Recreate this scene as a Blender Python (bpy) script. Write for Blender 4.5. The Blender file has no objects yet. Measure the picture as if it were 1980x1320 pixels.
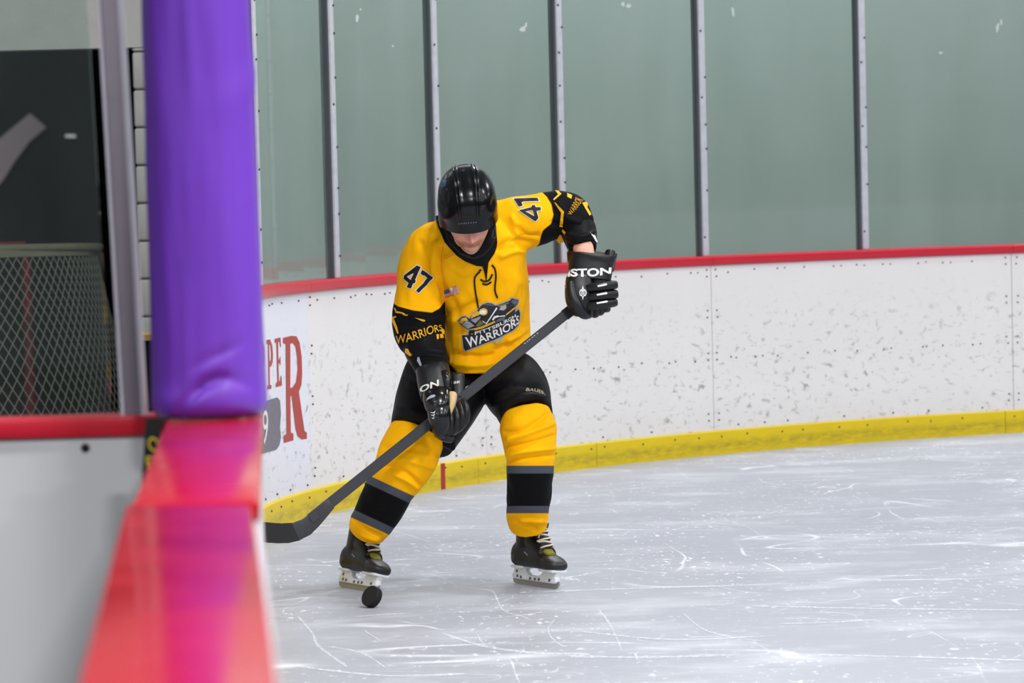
import bpy, bmesh, math, random
import numpy as np
from mathutils import Vector, Matrix, noise
from mathutils.bvhtree import BVHTree
random.seed(7); np.random.seed(7)
sc = bpy.context.scene
COL = sc.collection

# ------------------------------------------------------------------ camera
FPX = 6500.0                      # focal length in pixels of a 1980 wide frame
HC = 1.47                         # eye height over the ice
PITCH = math.atan(310.0 / FPX); ROLL = 0.0245
CAM = Vector((0, 0, HC))
_F = Vector((0, math.cos(PITCH), -math.sin(PITCH))); _R = Vector((1, 0, 0)); _U = Vector((0, math.sin(PITCH), math.cos(PITCH)))
CR = _R * math.cos(ROLL) - _U * math.sin(ROLL); CU = _R * math.sin(ROLL) + _U * math.cos(ROLL); CF = _F
cam = bpy.data.cameras.new('camera'); camo = bpy.data.objects.new('camera', cam); COL.objects.link(camo)
cam.sensor_width = 36.0; cam.lens = FPX / 1980 * 36.0
camo.matrix_world = Matrix((( CR.x, CU.x, -CF.x, CAM.x), (CR.y, CU.y, -CF.y, CAM.y), (CR.z, CU.z, -CF.z, CAM.z), (0, 0, 0, 1)))
cam.clip_start = 0.1; cam.clip_end = 200
cam.dof.use_dof = True; cam.dof.focus_distance = 12.1; cam.dof.aperture_fstop = 5.6
sc.camera = camo

# ------------------------------------------------------------------ world, lamps, exposure
w = bpy.data.worlds.new('world'); sc.world = w; w.use_nodes = True
w.node_tree.nodes['Background'].inputs[0].default_value = (0.80, 0.87, 1.0, 1)
w.node_tree.nodes['Background'].inputs[1].default_value = 0.30
def area_lamp(x, y, z, e, sx=1.3, sy=0.7, col=(0.99, 0.99, 1.0), rot=(0, 0, 0)):
    l = bpy.data.lights.new('ceiling_lamp', 'AREA'); l.shape = 'RECTANGLE'; l.size = sx; l.size_y = sy; l.energy = e; l.color = col
    o = bpy.data.objects.new('ceiling_lamp', l); COL.objects.link(o); o.location = (x, y, z); o.rotation_euler = rot
for lx in (2.0, 9.0, 17.0):
    for ly in (4.5, 11.0, 18.5):
        area_lamp(lx, ly, 7.2, (820 if lx < 5 else 640) if ly < 5 else 380)
area_lamp(3.0, -2.5, 7.2, 900); area_lamp(10.0, -2.5, 7.2, 700)  # added behind the camera as front fill for the player
area_lamp(-3.2, 15.5, 3.6, 20, 1.2, 0.3); 
for lx, le in ((-0.45, 62), (1.9, 46), (4.3, 30), (6.8, 20)): area_lamp(lx, 19.2 + 0.527 * (lx + 1.25) - 1.0, 5.2, le, 2.0, 0.25, rot=(math.radians(25), 0, math.radians(27.8)))   # added, unseen lamps that brighten the wall behind the glass
area_lamp(-2.4, 1.6, 4.2, 270, 1.2, 0.5)  # unseen fill, raised to brighten the bench partition
sc.view_settings.view_transform = 'Standard'; sc.view_settings.look = 'None'; sc.view_settings.gamma = 1.0
sc.view_settings.use_curve_mapping = False
sc.view_settings.exposure = -0.46

# ------------------------------------------------------------------ pixel <-> place helpers
def ray(px, py): return CF + CR * ((px - 990) / FPX) + CU * ((660 - py) / FPX)
def P(px, py, Y):                    # the point at depth Y seen at a pixel
    d = ray(px, py); return CAM + d * (Y / d.y)
def PZ(px, py, z):                   # the point at height z seen at a pixel
    d = ray(px, py); return CAM + d * ((z - HC) / d.z)
def proj(p):
    v = Vector(p) - CAM; q = v.dot(CF)
    return 990 + FPX * v.dot(CR) / q, 660 - FPX * v.dot(CU) / q
def proj_np(co):
    v = co - np.array(CAM); q = v @ np.array(CF)
    return 990 + FPX * (v @ np.array(CR)) / q, 660 - FPX * (v @ np.array(CU)) / q

# ------------------------------------------------------------------ materials
def lin(c):
    f = lambda v: (v / 255) / 12.92 if v / 255 <= 0.04045 else ((v / 255 + 0.055) / 1.055) ** 2.4
    return (f(c[0]), f(c[1]), f(c[2]), 1)
class N:
    def __init__(s, name):
        s.m = bpy.data.materials.new(name); s.m.use_nodes = True; s.t = s.m.node_tree
        s.b = s.t.nodes['Principled BSDF']; s.out = s.t.nodes['Material Output']
    def n(s, typ, **kw):
        nd = s.t.nodes.new(typ)
        for k, v in kw.items():
            if k.startswith('i_'):
                key = k[2:]; key = int(key) if key.isdigit() else key.replace('_', ' ')
                if isinstance(v, bpy.types.NodeSocket): s.t.links.new(v, nd.inputs[key])
                else: nd.inputs[key].default_value = v
            else: setattr(nd, k, v)
        return nd
    def link(s, a, b): s.t.links.new(a, b)
    def math(s, op, a, b=None, clamp=False):
        nd = s.t.nodes.new('ShaderNodeMath'); nd.operation = op; nd.use_clamp = clamp
        for i, v in enumerate((a, b)):
            if v is None: continue
            if isinstance(v, bpy.types.NodeSocket): s.t.links.new(v, nd.inputs[i])
            else: nd.inputs[i].default_value = v
        return nd.outputs[0]
    def mix(s, fac, a, b):
        nd = s.t.nodes.new('ShaderNodeMix'); nd.data_type = 'RGBA'
        for i, v in ((0, fac), (6, a), (7, b)):
            if isinstance(v, bpy.types.NodeSocket): s.t.links.new(v, nd.inputs[i])
            else: nd.inputs[i].default_value = v
        return nd.outputs[2]
    def ramp(s, fac, stops):
        nd = s.t.nodes.new('ShaderNodeValToRGB'); s.t.links.new(fac, nd.inputs[0])
        e = nd.color_ramp.elements
        while len(e) < len(stops): e.new(0.5)
        for q, (p, c) in zip(e, stops): q.position = p; q.color = c if len(c) == 4 else (*c, 1)
        return nd.outputs[0]
    def noise(s, scale, detail=2, vec=None, rough=0.5, dist=0.0):
        nd = s.t.nodes.new('ShaderNodeTexNoise'); nd.inputs['Scale'].default_value = scale; nd.inputs['Detail'].default_value = detail
        nd.inputs['Roughness'].default_value = rough; nd.inputs['Distortion'].default_value = dist
        if vec is not None: s.t.links.new(vec, nd.inputs['Vector'])
        return nd.outputs[0]
    def coord(s, kind='Object', scale=(1, 1, 1), rot=(0, 0, 0), loc=(0, 0, 0)):
        tc = s.t.nodes.new('ShaderNodeTexCoord'); mp = s.t.nodes.new('ShaderNodeMapping')
        s.t.links.new(tc.outputs[kind], mp.inputs[0]); mp.inputs['Scale'].default_value = scale; mp.inputs['Rotation'].default_value = rot; mp.inputs['Location'].default_value = loc
        return mp.outputs[0]
    def bump(s, h, strength=0.2, dist=0.01):
        nd = s.t.nodes.new('ShaderNodeBump'); nd.inputs['Strength'].default_value = strength; nd.inputs['Distance'].default_value = dist
        s.t.links.new(h, nd.inputs['Height']); s.t.links.new(nd.outputs[0], s.b.inputs['Normal'])
    def set(s, **kw):
        for k, v in kw.items():
            k = {'col': 'Base Color', 'rough': 'Roughness', 'spec': 'Specular IOR Level', 'metal': 'Metallic', 'coat': 'Coat Weight', 'coatr': 'Coat Roughness', 'sheen': 'Sheen Weight', 'sss': 'Subsurface Weight', 'ior': 'IOR', 'alpha': 'Alpha'}[k]
            if isinstance(v, bpy.types.NodeSocket): s.t.links.new(v, s.b.inputs[k])
            else: s.b.inputs[k].default_value = v
        return s
def plain(name, c, rough=0.5, spec=0.5, metal=0, var=0.06, scale=20, coat=0, bump=0.0, bscale=60):
    q = N(name); base = lin(c)
    nz = q.noise(scale, 3, q.coord())
    dark = tuple(v * (1 - var * 2) for v in base[:3]) + (1,)
    q.set(col=q.mix(nz, dark, tuple(min(1, v * (1 + var)) for v in base[:3]) + (1,)), rough=rough, spec=spec, metal=metal, coat=coat)
    if bump: q.bump(q.noise(bscale, 4, q.coord()), bump, 0.004)
    return q.m
M = {}
M['cap_red'] = plain('red_cap_plastic', (196, 26, 48), 0.32, 0.5, var=0.05, scale=6)
q = N('red_cap_gloss'); q.set(col=q.mix(q.noise(4, 3, q.coord()), lin((160, 6, 28)), lin((180, 12, 34))), rough=q.ramp(q.noise(9, 4, q.coord()), [(0.3, (0.13,) * 3), (0.7, (0.24,) * 3)]), spec=0.27); M['cap_gloss'] = q.m
M['purple'] = plain('purple_vinyl', (100, 48, 170), 0.42, 0.45, var=0.05, scale=5, bump=0.12, bscale=14)
M['steel'] = plain('brushed_aluminium', (196, 197, 204), 0.45, 0.5, 0.0, var=0.12, scale=22)
M['dullsteel'] = plain('dull_aluminium', (136, 130, 140), 0.5, 0.5, 0.15, var=0.08, scale=18)
M['gasket'] = plain('dark_rubber_gasket', (70, 75, 80), 0.6)  # dark tone of the post mirrored in the glass, as a colour
M['bolt'] = plain('bolt_black', (52, 46, 36), 0.5)
M['black'] = plain('matt_black', (10, 10, 12), 0.55, 0.35)
M['white'] = plain('white_print', (228, 228, 230), 0.6, 0.3, var=0.02)
M['offwhite_panel'] = plain('partition_white_plastic', (200, 201, 203), 0.3, 0.5, var=0.03, scale=3)
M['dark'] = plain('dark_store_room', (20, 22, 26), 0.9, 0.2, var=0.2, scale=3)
M['blockwall'] = plain('painted_block', (205, 202, 196), 0.7, 0.3, var=0.06, scale=9, bump=0.3, bscale=50)
M['mortar'] = plain('block_joint', (120, 118, 112), 0.9, 0.2)
M['wood'] = plain('yellow_wood', (196, 150, 70), 0.5)
M['tape'] = plain('grey_tape', (92, 88, 90), 0.6)
M['yellow_print'] = plain('yellow_print', (196, 176, 40), 0.6, 0.3)
M['net'] = plain('white_net_cord', (172, 172, 160), 0.8, 0.2)
M['netpad'] = plain('net_canvas', (150, 142, 120), 0.85, 0.2, var=0.15)
M['goal_red'] = plain('goal_pipe_red', (150, 16, 26), 0.35)
M['scuff'] = plain('glass_scuff', (205, 212, 212), 0.8, 0.2, var=0.2, scale=200)
M['advert_red'] = plain('advert_red', (176, 62, 54), 0.45, 0.4, var=0.08, scale=40)
M['advert_grey'] = plain('advert_grey', (112, 108, 122), 0.45, 0.4, var=0.08, scale=40)
M['goal_line'] = plain('goal_line_red', (168, 44, 46), 0.5, 0.4, var=0.15, scale=60)
# glass
q = N('rink_glass')
tr = q.n('ShaderNodeBsdfTransparent', i_Color=(0.86, 0.92, 0.89, 1)); gl = q.n('ShaderNodeBsdfGlossy', i_Color=(0.9, 0.95, 0.93, 1), i_Roughness=0.03)
df = q.n('ShaderNodeBsdfDiffuse', i_Color=(0.55, 0.62, 0.60, 1)); fr = q.n('ShaderNodeFresnel', i_IOR=1.5)
m1 = q.n('ShaderNodeMixShader'); q.link(q.math('MULTIPLY', fr.outputs[0], q.math('SUBTRACT', 1.0, q.n('ShaderNodeNewGeometry').outputs['Backfacing'])), m1.inputs[0]); q.link(tr.outputs[0], m1.inputs[1]); q.link(gl.outputs[0], m1.inputs[2])
hz = q.ramp(q.noise(3.0, 5, q.coord(scale=(1, 1, 0.35))), [(0.3, (0.03,) * 3), (0.75, (0.10,) * 3)])
m2 = q.n('ShaderNodeMixShader'); q.link(hz, m2.inputs[0]); q.link(m1.outputs[0], m2.inputs[1]); q.link(df.outputs[0], m2.inputs[2])
q.link(m2.outputs[0], q.out.inputs[0]); M['glass'] = q.m
for nd in q.t.nodes:
    if nd.type == 'VALTORGB': pass
g2_ = M['glass'].copy(); g2_.name = 'bench_glass'; M['glass2'] = g2_
for nd in g2_.node_tree.nodes:
    if nd.type == 'VALTORGB': nd.color_ramp.elements[0].color = (0.012,) * 3 + (1,); nd.color_ramp.elements[1].color = (0.035,) * 3 + (1,)
# ice
q = N('rink_ice'); cx = q.coord('Object')
big = q.noise(0.9, 4, q.coord('Object', (1, 1.6, 1)))
base = q.mix(big, lin((152, 155, 164)), lin((174, 177, 186)))
def thin(scale, sc3, rot, width, dist=0.6, loc=(0, 0, 0)):
    nz = q.noise(scale, 1.5, q.coord('Object', sc3, (0, 0, rot), loc), 0.5, dist)
    d = q.math('ABSOLUTE', q.math('SUBTRACT', nz, 0.5))
    return q.math('SUBTRACT', 1.0, q.math('DIVIDE', d, width), True)
s1 = thin(1.3, (1, 0.5, 1), 0.5, 0.004); s2 = thin(1.9, (0.6, 1, 1), -0.4, 0.003, 0.9, (4, 2, 0)); s3 = thin(0.8, (0.35, 1, 1), 0.1, 0.004, 0.5, (9, 1, 0)); s4 = thin(2.6, (0.5, 1, 1), 0.9, 0.004, 1.2, (3, 7, 0))
brk = q.ramp(q.noise(2.4, 3, q.coord('Object', (1, 1, 1), (0, 0, 0), (5, 5, 0))), [(0.42, (0,) * 3), (0.62, (1,) * 3)])
sl = q.math('MULTIPLY', q.math('MAXIMUM', q.math('MAXIMUM', s1, s2), q.math('MAXIMUM', s3, s4)), brk)
sp = q.ramp(q.noise(34, 3, q.coord('Object', (1, 0.45, 1)), 0.6), [(0.60, (0,) * 3), (0.68, (1,) * 3)])
sp2 = q.math('MULTIPLY', sp, q.ramp(q.noise(1.7, 3, q.coord('Object', (1, 0.6, 1), (0, 0, 0), (2, 8, 0))), [(0.40, (0,) * 3), (0.60, (1,) * 3)]))
sm = q.ramp(q.noise(3.0, 6, q.coord('Object', (0.55, 1.0, 1), (0, 0, 0.12)), 0.65), [(0.5, (0,) * 3), (0.8, (1,) * 3)])
fac = q.math('ADD', q.math('ADD', q.math('MULTIPLY', sl, 0.75), q.math('MULTIPLY', sp2, 0.85)), q.math('MULTIPLY', sm, 0.5), True)
q.set(col=q.mix(fac, base, lin((232, 234, 240))), rough=q.math('ADD', 0.44, q.math('MULTIPLY', fac, 0.3)), spec=0.35)
q.bump(fac, 0.15, 0.003); M['ice'] = q.m
# boards: uv = (metres along, height)
def board_mat(name, c0, bluish=False):
    q = N(name); uv = q.coord('UV')
    sep = q.n('ShaderNodeSeparateXYZ', i_0=uv); z = sep.outputs[1]
    dens = q.ramp(z, [(0.10, (0.75,) * 3), (0.30, (1,) * 3), (0.62, (0.75,) * 3), (0.84, (0.12,) * 3), (0.95, (0.02,) * 3)])
    blob = q.noise(24, 3, q.coord('UV', (0.8, 1.0, 1), (0, 0, -0.7)), 0.6, 0.5); patch = q.noise(5, 3, q.coord('UV'))
    t = q.math('ADD', q.math('MULTIPLY', blob, 0.86), q.math('MULTIPLY', patch, 0.16))
    f1 = q.ramp(t, [(0.585, (0,) * 3), (0.70, (1,) * 3)])
    streak = q.ramp(q.noise(40, 2, q.coord('UV', (0.35, 1.6, 1), (0, 0, 0.5)), 0.5), [(0.63, (0,) * 3), (0.72, (1,) * 3)])
    f = q.math('MULTIPLY', q.math('ADD', q.math('MULTIPLY', f1, 0.75), q.math('MULTIPLY', streak, 0.35)), dens, True)
    col = q.mix(f, q.mix(q.noise(2.5, 4, q.coord('UV')), lin(c0), lin(tuple(min(255, v + 8) for v in c0))), lin((120, 116, 112)))
    grime = q.ramp(z, [(0.12, (0.22,) * 3), (0.34, (0,) * 3)])
    col = q.mix(q.math('MULTIPLY', grime, q.noise(14, 4, uv)), col, lin((176, 170, 150)))
    q.set(col=col, rough=0.38, spec=0.45); return q.m
M['board'] = board_mat('white_board_plastic', (224, 221, 219)); M['board_blue'] = board_mat('advert_board_plastic', (220, 221, 230))
q = N('yellow_kick_plastic'); uv = q.coord('UV'); z = q.n('ShaderNodeSeparateXYZ', i_0=uv).outputs[1]
band = q.ramp(z, [(0.0, (0.15,) * 3), (0.035, (0.6,) * 3), (0.055, (0.75,) * 3), (0.085, (0.12,) * 3), (0.125, (0.03,) * 3)])
ns = q.ramp(q.noise(26, 5, q.coord('UV', (0.5, 1.4, 1)), 0.65), [(0.35, (0.1,) * 3), (0.68, (1,) * 3)])
q.set(col=q.mix(q.math('MULTIPLY', band, ns, True), q.mix(q.noise(6, 3, uv), lin((214, 184, 8)), lin((228, 200, 20))), lin((120, 112, 40))), rough=0.45, spec=0.4); M['kick'] = q.m
q = N('grey_painted_wall'); st = q.noise(1.1, 4, q.coord('Object', (1, 1, 0.25)))
q.set(col=q.mix(st, lin((142, 151, 148)), lin((160, 167, 165))), rough=0.8, spec=0.2); M['wall'] = q.m
q = N('ice_snow'); q.set(col=lin((236, 238, 243)), rough=0.8, spec=0.1, alpha=q.ramp(q.noise(60, 3, q.coord()), [(0.35, (0.1,) * 3), (0.65, (0.75,) * 3)])); M['snow'] = q.m
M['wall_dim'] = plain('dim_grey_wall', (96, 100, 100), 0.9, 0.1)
M['concrete'] = plain('concrete_floor', (70, 70, 70), 0.8, 0.2, var=0.1, scale=4)

# ------------------------------------------------------------------ object helpers
def tag(o, label=None, cat=None, group=None, kind=None):
    for k, v in (('label', label), ('category', cat), ('group', group), ('kind', kind)):
        if v: o[k] = v
    return o
def empty(name, loc, label, cat, group=None):
    o = bpy.data.objects.new(name, None); COL.objects.link(o); o.location = loc; o.empty_display_size = 0.1
    return tag(o, label, cat, group)
def link_mesh(name, me, mat, parent=None, smooth=True):
    o = bpy.data.objects.new(name, me); COL.objects.link(o)
    if mat is not None and len(me.materials) == 0: me.materials.append(mat)
    if smooth and len(me.polygons): me.polygons.foreach_set('use_smooth', [True] * len(me.polygons))
    if parent is not None:
        o.parent = parent
        if parent.parent is None: o.location = tuple(-v for v in parent.location)
    return o
class MB:
    """collects shapes in world coordinates, then becomes one mesh object"""
    def __init__(s): s.v = []; s.f = []; s.uv = {}
    def add(s, vs, fs):
        k = len(s.v); s.v += [tuple(v) for v in vs]; s.f += [tuple(i + k for i in f) for f in fs]; return k
    def box(s, c, sz, mtx=None):
        x, y, z = (q / 2 for q in sz); c = Vector(c)
        vs = [Vector((a * x, b * y, d * z)) for a in (-1, 1) for b in (-1, 1) for d in (-1, 1)]
        vs = [c + (mtx @ v if mtx is not None else v) for v in vs]
        s.add(vs, [(0, 1, 3, 2), (4, 6, 7, 5), (0, 4, 5, 1), (2, 3, 7, 6), (0, 2, 6, 4), (1, 5, 7, 3)])
    def rings(s, rings, cap=True, closed=False):
        n = len(rings[0]); k = len(s.v)
        for r in rings: s.v += [tuple(p) for p in r]
        m = len(rings)
        for i in range(m if closed else m - 1):
            a = k + i * n; b = k + ((i + 1) % m) * n
            for j in range(n):
                jj = (j + 1) % n; s.f.append((a + j, a + jj, b + jj, b + j))
        if cap and not closed:
            s.f.append(tuple(k + j for j in range(n))[::-1]); s.f.append(tuple(k + (m - 1) * n + j for j in range(n)))
    def tube(s, pts, r, n=8, closed=False):
        pts = [Vector(p) for p in pts]; rs = r if isinstance(r, (list, tuple)) else [r] * len(pts); up = None; rr = []
        for i, p in enumerate(pts):
            t = (pts[(i + 1) % len(pts)] - pts[i - 1]) if closed else (pts[min(i + 1, len(pts) - 1)] - pts[max(i - 1, 0)])
            t.normalize()
            if up is None: up = Vector((0, 0, 1)) if abs(t.z) < 0.9 else Vector((1, 0, 0))
            u = (up - t * up.dot(t)).normalized(); up = u; v = t.cross(u)
            rr.append([p + (u * math.cos(a) + v * math.sin(a)) * rs[i] for a in [2 * math.pi * j / n for j in range(n)]])
        s.rings(rr, True, closed)
    def prism(s, poly, frame, depth):      # poly in a 2D frame (origin, ex, ey), thickness along ez both ways
        o, ex, ey, ez = frame
        a = [o + ex * p[0] + ey * p[1] - ez * depth / 2 for p in poly]; b = [o + ex * p[0] + ey * p[1] + ez * depth / 2 for p in poly]
        s.rings([a, b])
    def mesh(s, name):
        me = bpy.data.meshes.new(name); me.from_pydata(s.v, [], s.f); me.update(); return me
    def build(s, name, mat, parent=None, smooth=False, bevel=0, seg=2, label=None, kind=None):
        me = s.mesh(name)
        bm = bmesh.new(); bm.from_mesh(me); bmesh.ops.recalc_face_normals(bm, faces=bm.faces[:])
        if bevel:
            bmesh.ops.bevel(bm, geom=[e for e in bm.edges if e.is_manifold and e.calc_face_angle(0) > 0.6], offset=bevel, segments=seg, affect='EDGES', profile=0.5)
        bm.to_mesh(me); bm.free()
        o = link_mesh(name, me, mat, parent, smooth or bevel > 0)
        if bevel or smooth: me.set_sharp_from_angle(angle=0.9)
        return tag(o, label, None, None, kind)
def crom(pts, n):                          # Catmull-Rom through rows of numbers
    pts = np.array(pts, float); out = []
    m = len(pts)
    for i in range(m - 1):
        p0 = pts[max(i - 1, 0)]; p1 = pts[i]; p2 = pts[i + 1]; p3 = pts[min(i + 2, m - 1)]
        for t in np.linspace(0, 1, n, endpoint=False):
            out.append(0.5 * (2 * p1 + (p2 - p0) * t + (2 * p0 - 5 * p1 + 4 * p2 - p3) * t * t + (3 * p1 - p0 - 3 * p2 + p3) * t ** 3))
    out.append(pts[-1]); return np.array(out)
def bvh_of(o):
    mw = Matrix.Translation(o.location + (o.parent.location if o.parent and o.parent.parent is None else Vector((0, 0, 0))))
    me = o.data
    return BVHTree.FromPolygons([v.co.copy() for v in me.vertices], [tuple(p.vertices) for p in me.polygons])
def flat_mesh(loops, offset=0.0):           # filled 2D outlines (even-odd) as verts, tris
    cu = bpy.data.curves.new('tmp', 'CURVE'); cu.dimensions = '2D'; cu.fill_mode = 'FRONT'; cu.offset = offset
    for lp in loops:
        sp = cu.splines.new('POLY'); sp.points.add(len(lp) - 1); sp.use_cyclic_u = True
        for k, (x, y) in enumerate(lp): sp.points[k].co = (x, -y, 0, 1)
    o = bpy.data.objects.new('tmp', cu); COL.objects.link(o)
    me = bpy.data.meshes.new_from_object(o.evaluated_get(bpy.context.evaluated_depsgraph_get()))
    r = ([(v.co.x, -v.co.y) for v in me.vertices], [tuple(p.vertices) for p in me.polygons])
    bpy.data.objects.remove(o); bpy.data.curves.remove(cu); bpy.data.meshes.remove(me); return r
def text_mesh(body, offset=0.0, spacing=1.0):
    cu = bpy.data.curves.new('tmp', 'FONT'); cu.body = body; cu.size = 1; cu.offset = offset; cu.space_character = spacing; cu.fill_mode = 'FRONT'; cu.resolution_u = 4
    o = bpy.data.objects.new('tmp', cu); COL.objects.link(o)
    me = bpy.data.meshes.new_from_object(o.evaluated_get(bpy.context.evaluated_depsgraph_get()))
    vs = np.array([(v.co.x, v.co.y) for v in me.vertices]); fs = [tuple(p.vertices) for p in me.polygons]
    bpy.data.objects.remove(o); bpy.data.curves.remove(cu); bpy.data.meshes.remove(me)
    vs -= vs.min(0); vs /= vs.max(0); return vs, fs        # unit box
def decal(name, flat, mat, trees, parent, off=0.0025, cell=6.0, label=None):
    """flat = (pixel verts, faces); laid on to the first surface of trees as a thin printed layer"""
    bm = bmesh.new(); vs = [bm.verts.new((x, y, 0)) for x, y in flat[0]]
    for f in flat[1]:
        try: bm.faces.new([vs[i] for i in f])
        except ValueError: pass
    xs = [v[0] for v in flat[0]]; ys = [v[1] for v in flat[0]]
    for ax, lo, hi in ((0, min(xs), max(xs)), (1, min(ys), max(ys))):
        g = lo + cell
        while g < hi:
            co = (g, 0, 0) if ax == 0 else (0, g, 0); no = (1, 0, 0) if ax == 0 else (0, 1, 0)
            bmesh.ops.bisect_plane(bm, geom=bm.verts[:] + bm.edges[:] + bm.faces[:], plane_co=co, plane_no=no); g += cell
    last = None; miss = []; done = []
    trees = trees if isinstance(trees, (list, tuple)) else [trees]
    for v in bm.verts:
        d = ray(v.co.x, v.co.y).normalized(); best = None
        for t in trees:
            h = t.ray_cast(CAM, d)
            if h[0] is not None and (best is None or h[3] < best[3]): best = h
        if best is None: miss.append((v, d)); continue
        n = best[1] if best[1].dot(d) < 0 else -best[1]
        v.co = best[0] + n * off; done.append(v.co.copy())
    if not done: bm.free(); return None
    for v, d in miss:
        near = min(done, key=lambda c: (c - CAM).normalized().angle(d)); v.co = CAM + d * (near - CAM).length
    bmesh.ops.recalc_face_normals(bm, faces=bm.faces[:])
    bm.faces.ensure_lookup_table()
    if sum((f.normal.dot(f.calc_center_median() - CAM)) * f.calc_area() for f in bm.faces) > 0: bmesh.ops.reverse_faces(bm, faces=bm.faces[:])
    ex = bmesh.ops.extrude_face_region(bm, geom=bm.faces[:])
    me = bpy.data.meshes.new(name); 
    for v in [g for g in ex['geom'] if isinstance(g, bmesh.types.BMVert)]: v.co -= (v.co - CAM).normalized() * 0.0008
    bmesh.ops.recalc_face_normals(bm, faces=bm.faces[:])
    bm.to_mesh(me); bm.free()
    o = link_mesh(name, me, mat, parent, False); return tag(o, label)

# ================================================================== THE RINK
BH = 1.05                                    # height of the boards
_gp = [(-0.97, 12.2), (-1.085, 13.7)]
_raw = [PZ(x, y, 0) for x, y in ((510, 1034), (650, 987), (750, 966), (850, 947), (960, 929), (1080, 911), (1239, 891.5), (1444, 873.5), (1671, 855.5), (1980, 834.5))]
_t = np.array([(p - _raw[0]).length for p in _raw]); _px = np.polyfit(_t, [p.x for p in _raw], 3); _py = np.polyfit(_t, [p.y for p in _raw], 3)
_far0 = PZ(482, 815, BH)
ctrl = [(_far0.x, _far0.y), (-0.73, 9.3), (-0.96, 12.0), (-1.075, 13.5)]
for tt in np.linspace(0.1, _t[-1], 9): ctrl.append((np.polyval(_px, tt), np.polyval(_py, tt)))
a = math.atan2(ctrl[-1][1] - ctrl[-2][1], ctrl[-1][0] - ctrl[-2][0]); x, y = ctrl[-1]
while a > math.radians(2):
    x += math.cos(a) * 0.9; y += math.sin(a) * 0.9; a -= 0.9 / 8.0; ctrl.append((x, y))
for k in range(6): x += 2.2; ctrl.append((x, y))
a = 0
while a > -math.pi / 2:
    x += math.cos(a) * 1.0; y += math.sin(a) * 1.0; a -= 1.0 / 8.0; ctrl.append((x, y))
for k in range(5): y -= 3.4; ctrl.append((x, y))
path = crom(ctrl, 24)
seg = np.hypot(*np.diff(path, axis=0).T); S = np.concatenate([[0], np.cumsum(seg)])
def at(s): return np.array([np.interp(s, S, path[:, 0]), np.interp(s, S, path[:, 1])])
def tan(s):
    d = at(s + 0.03) - at(s - 0.03); return d / np.hypot(*d)
def pt(s, off, z):                           # off > 0: away from the ice
    p = at(s); t = tan(s); return Vector((p[0] - t[1] * off, p[1] + t[0] * off, z))
ss = np.linspace(5, 16, 2200)
def s_at(px, z):                             # where along the boards a pixel column meets height z
    e = [abs(proj(pt(s, 0, z))[0] - px) for s in ss]; return float(ss[int(np.argmin(e))])
def sweep(name, s0, s1, prof, mat, parent, step=0.12, label=None, smooth=True):
    n = max(2, int((s1 - s0) / step) + 1); mb = MB(); us = np.linspace(s0, s1, n)
    mb.rings([[pt(s, o, z) for o, z in prof] for s in us]); me = mb.mesh(name)
    bm = bmesh.new(); bm.from_mesh(me); uvl = bm.loops.layers.uv.new('uv'); k = len(prof)
    for f in bm.faces:
        for l in f.loops: l[uvl].uv = (us[l.vert.index // k], prof[l.vert.index % k][1])
    bmesh.ops.recalc_face_normals(bm, faces=bm.faces[:]); bm.to_mesh(me); bm.free()
    o = link_mesh(name, me, mat, parent, smooth)
    if smooth: me.set_sharp_from_angle(angle=0.6)
    return tag(o, label)

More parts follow.
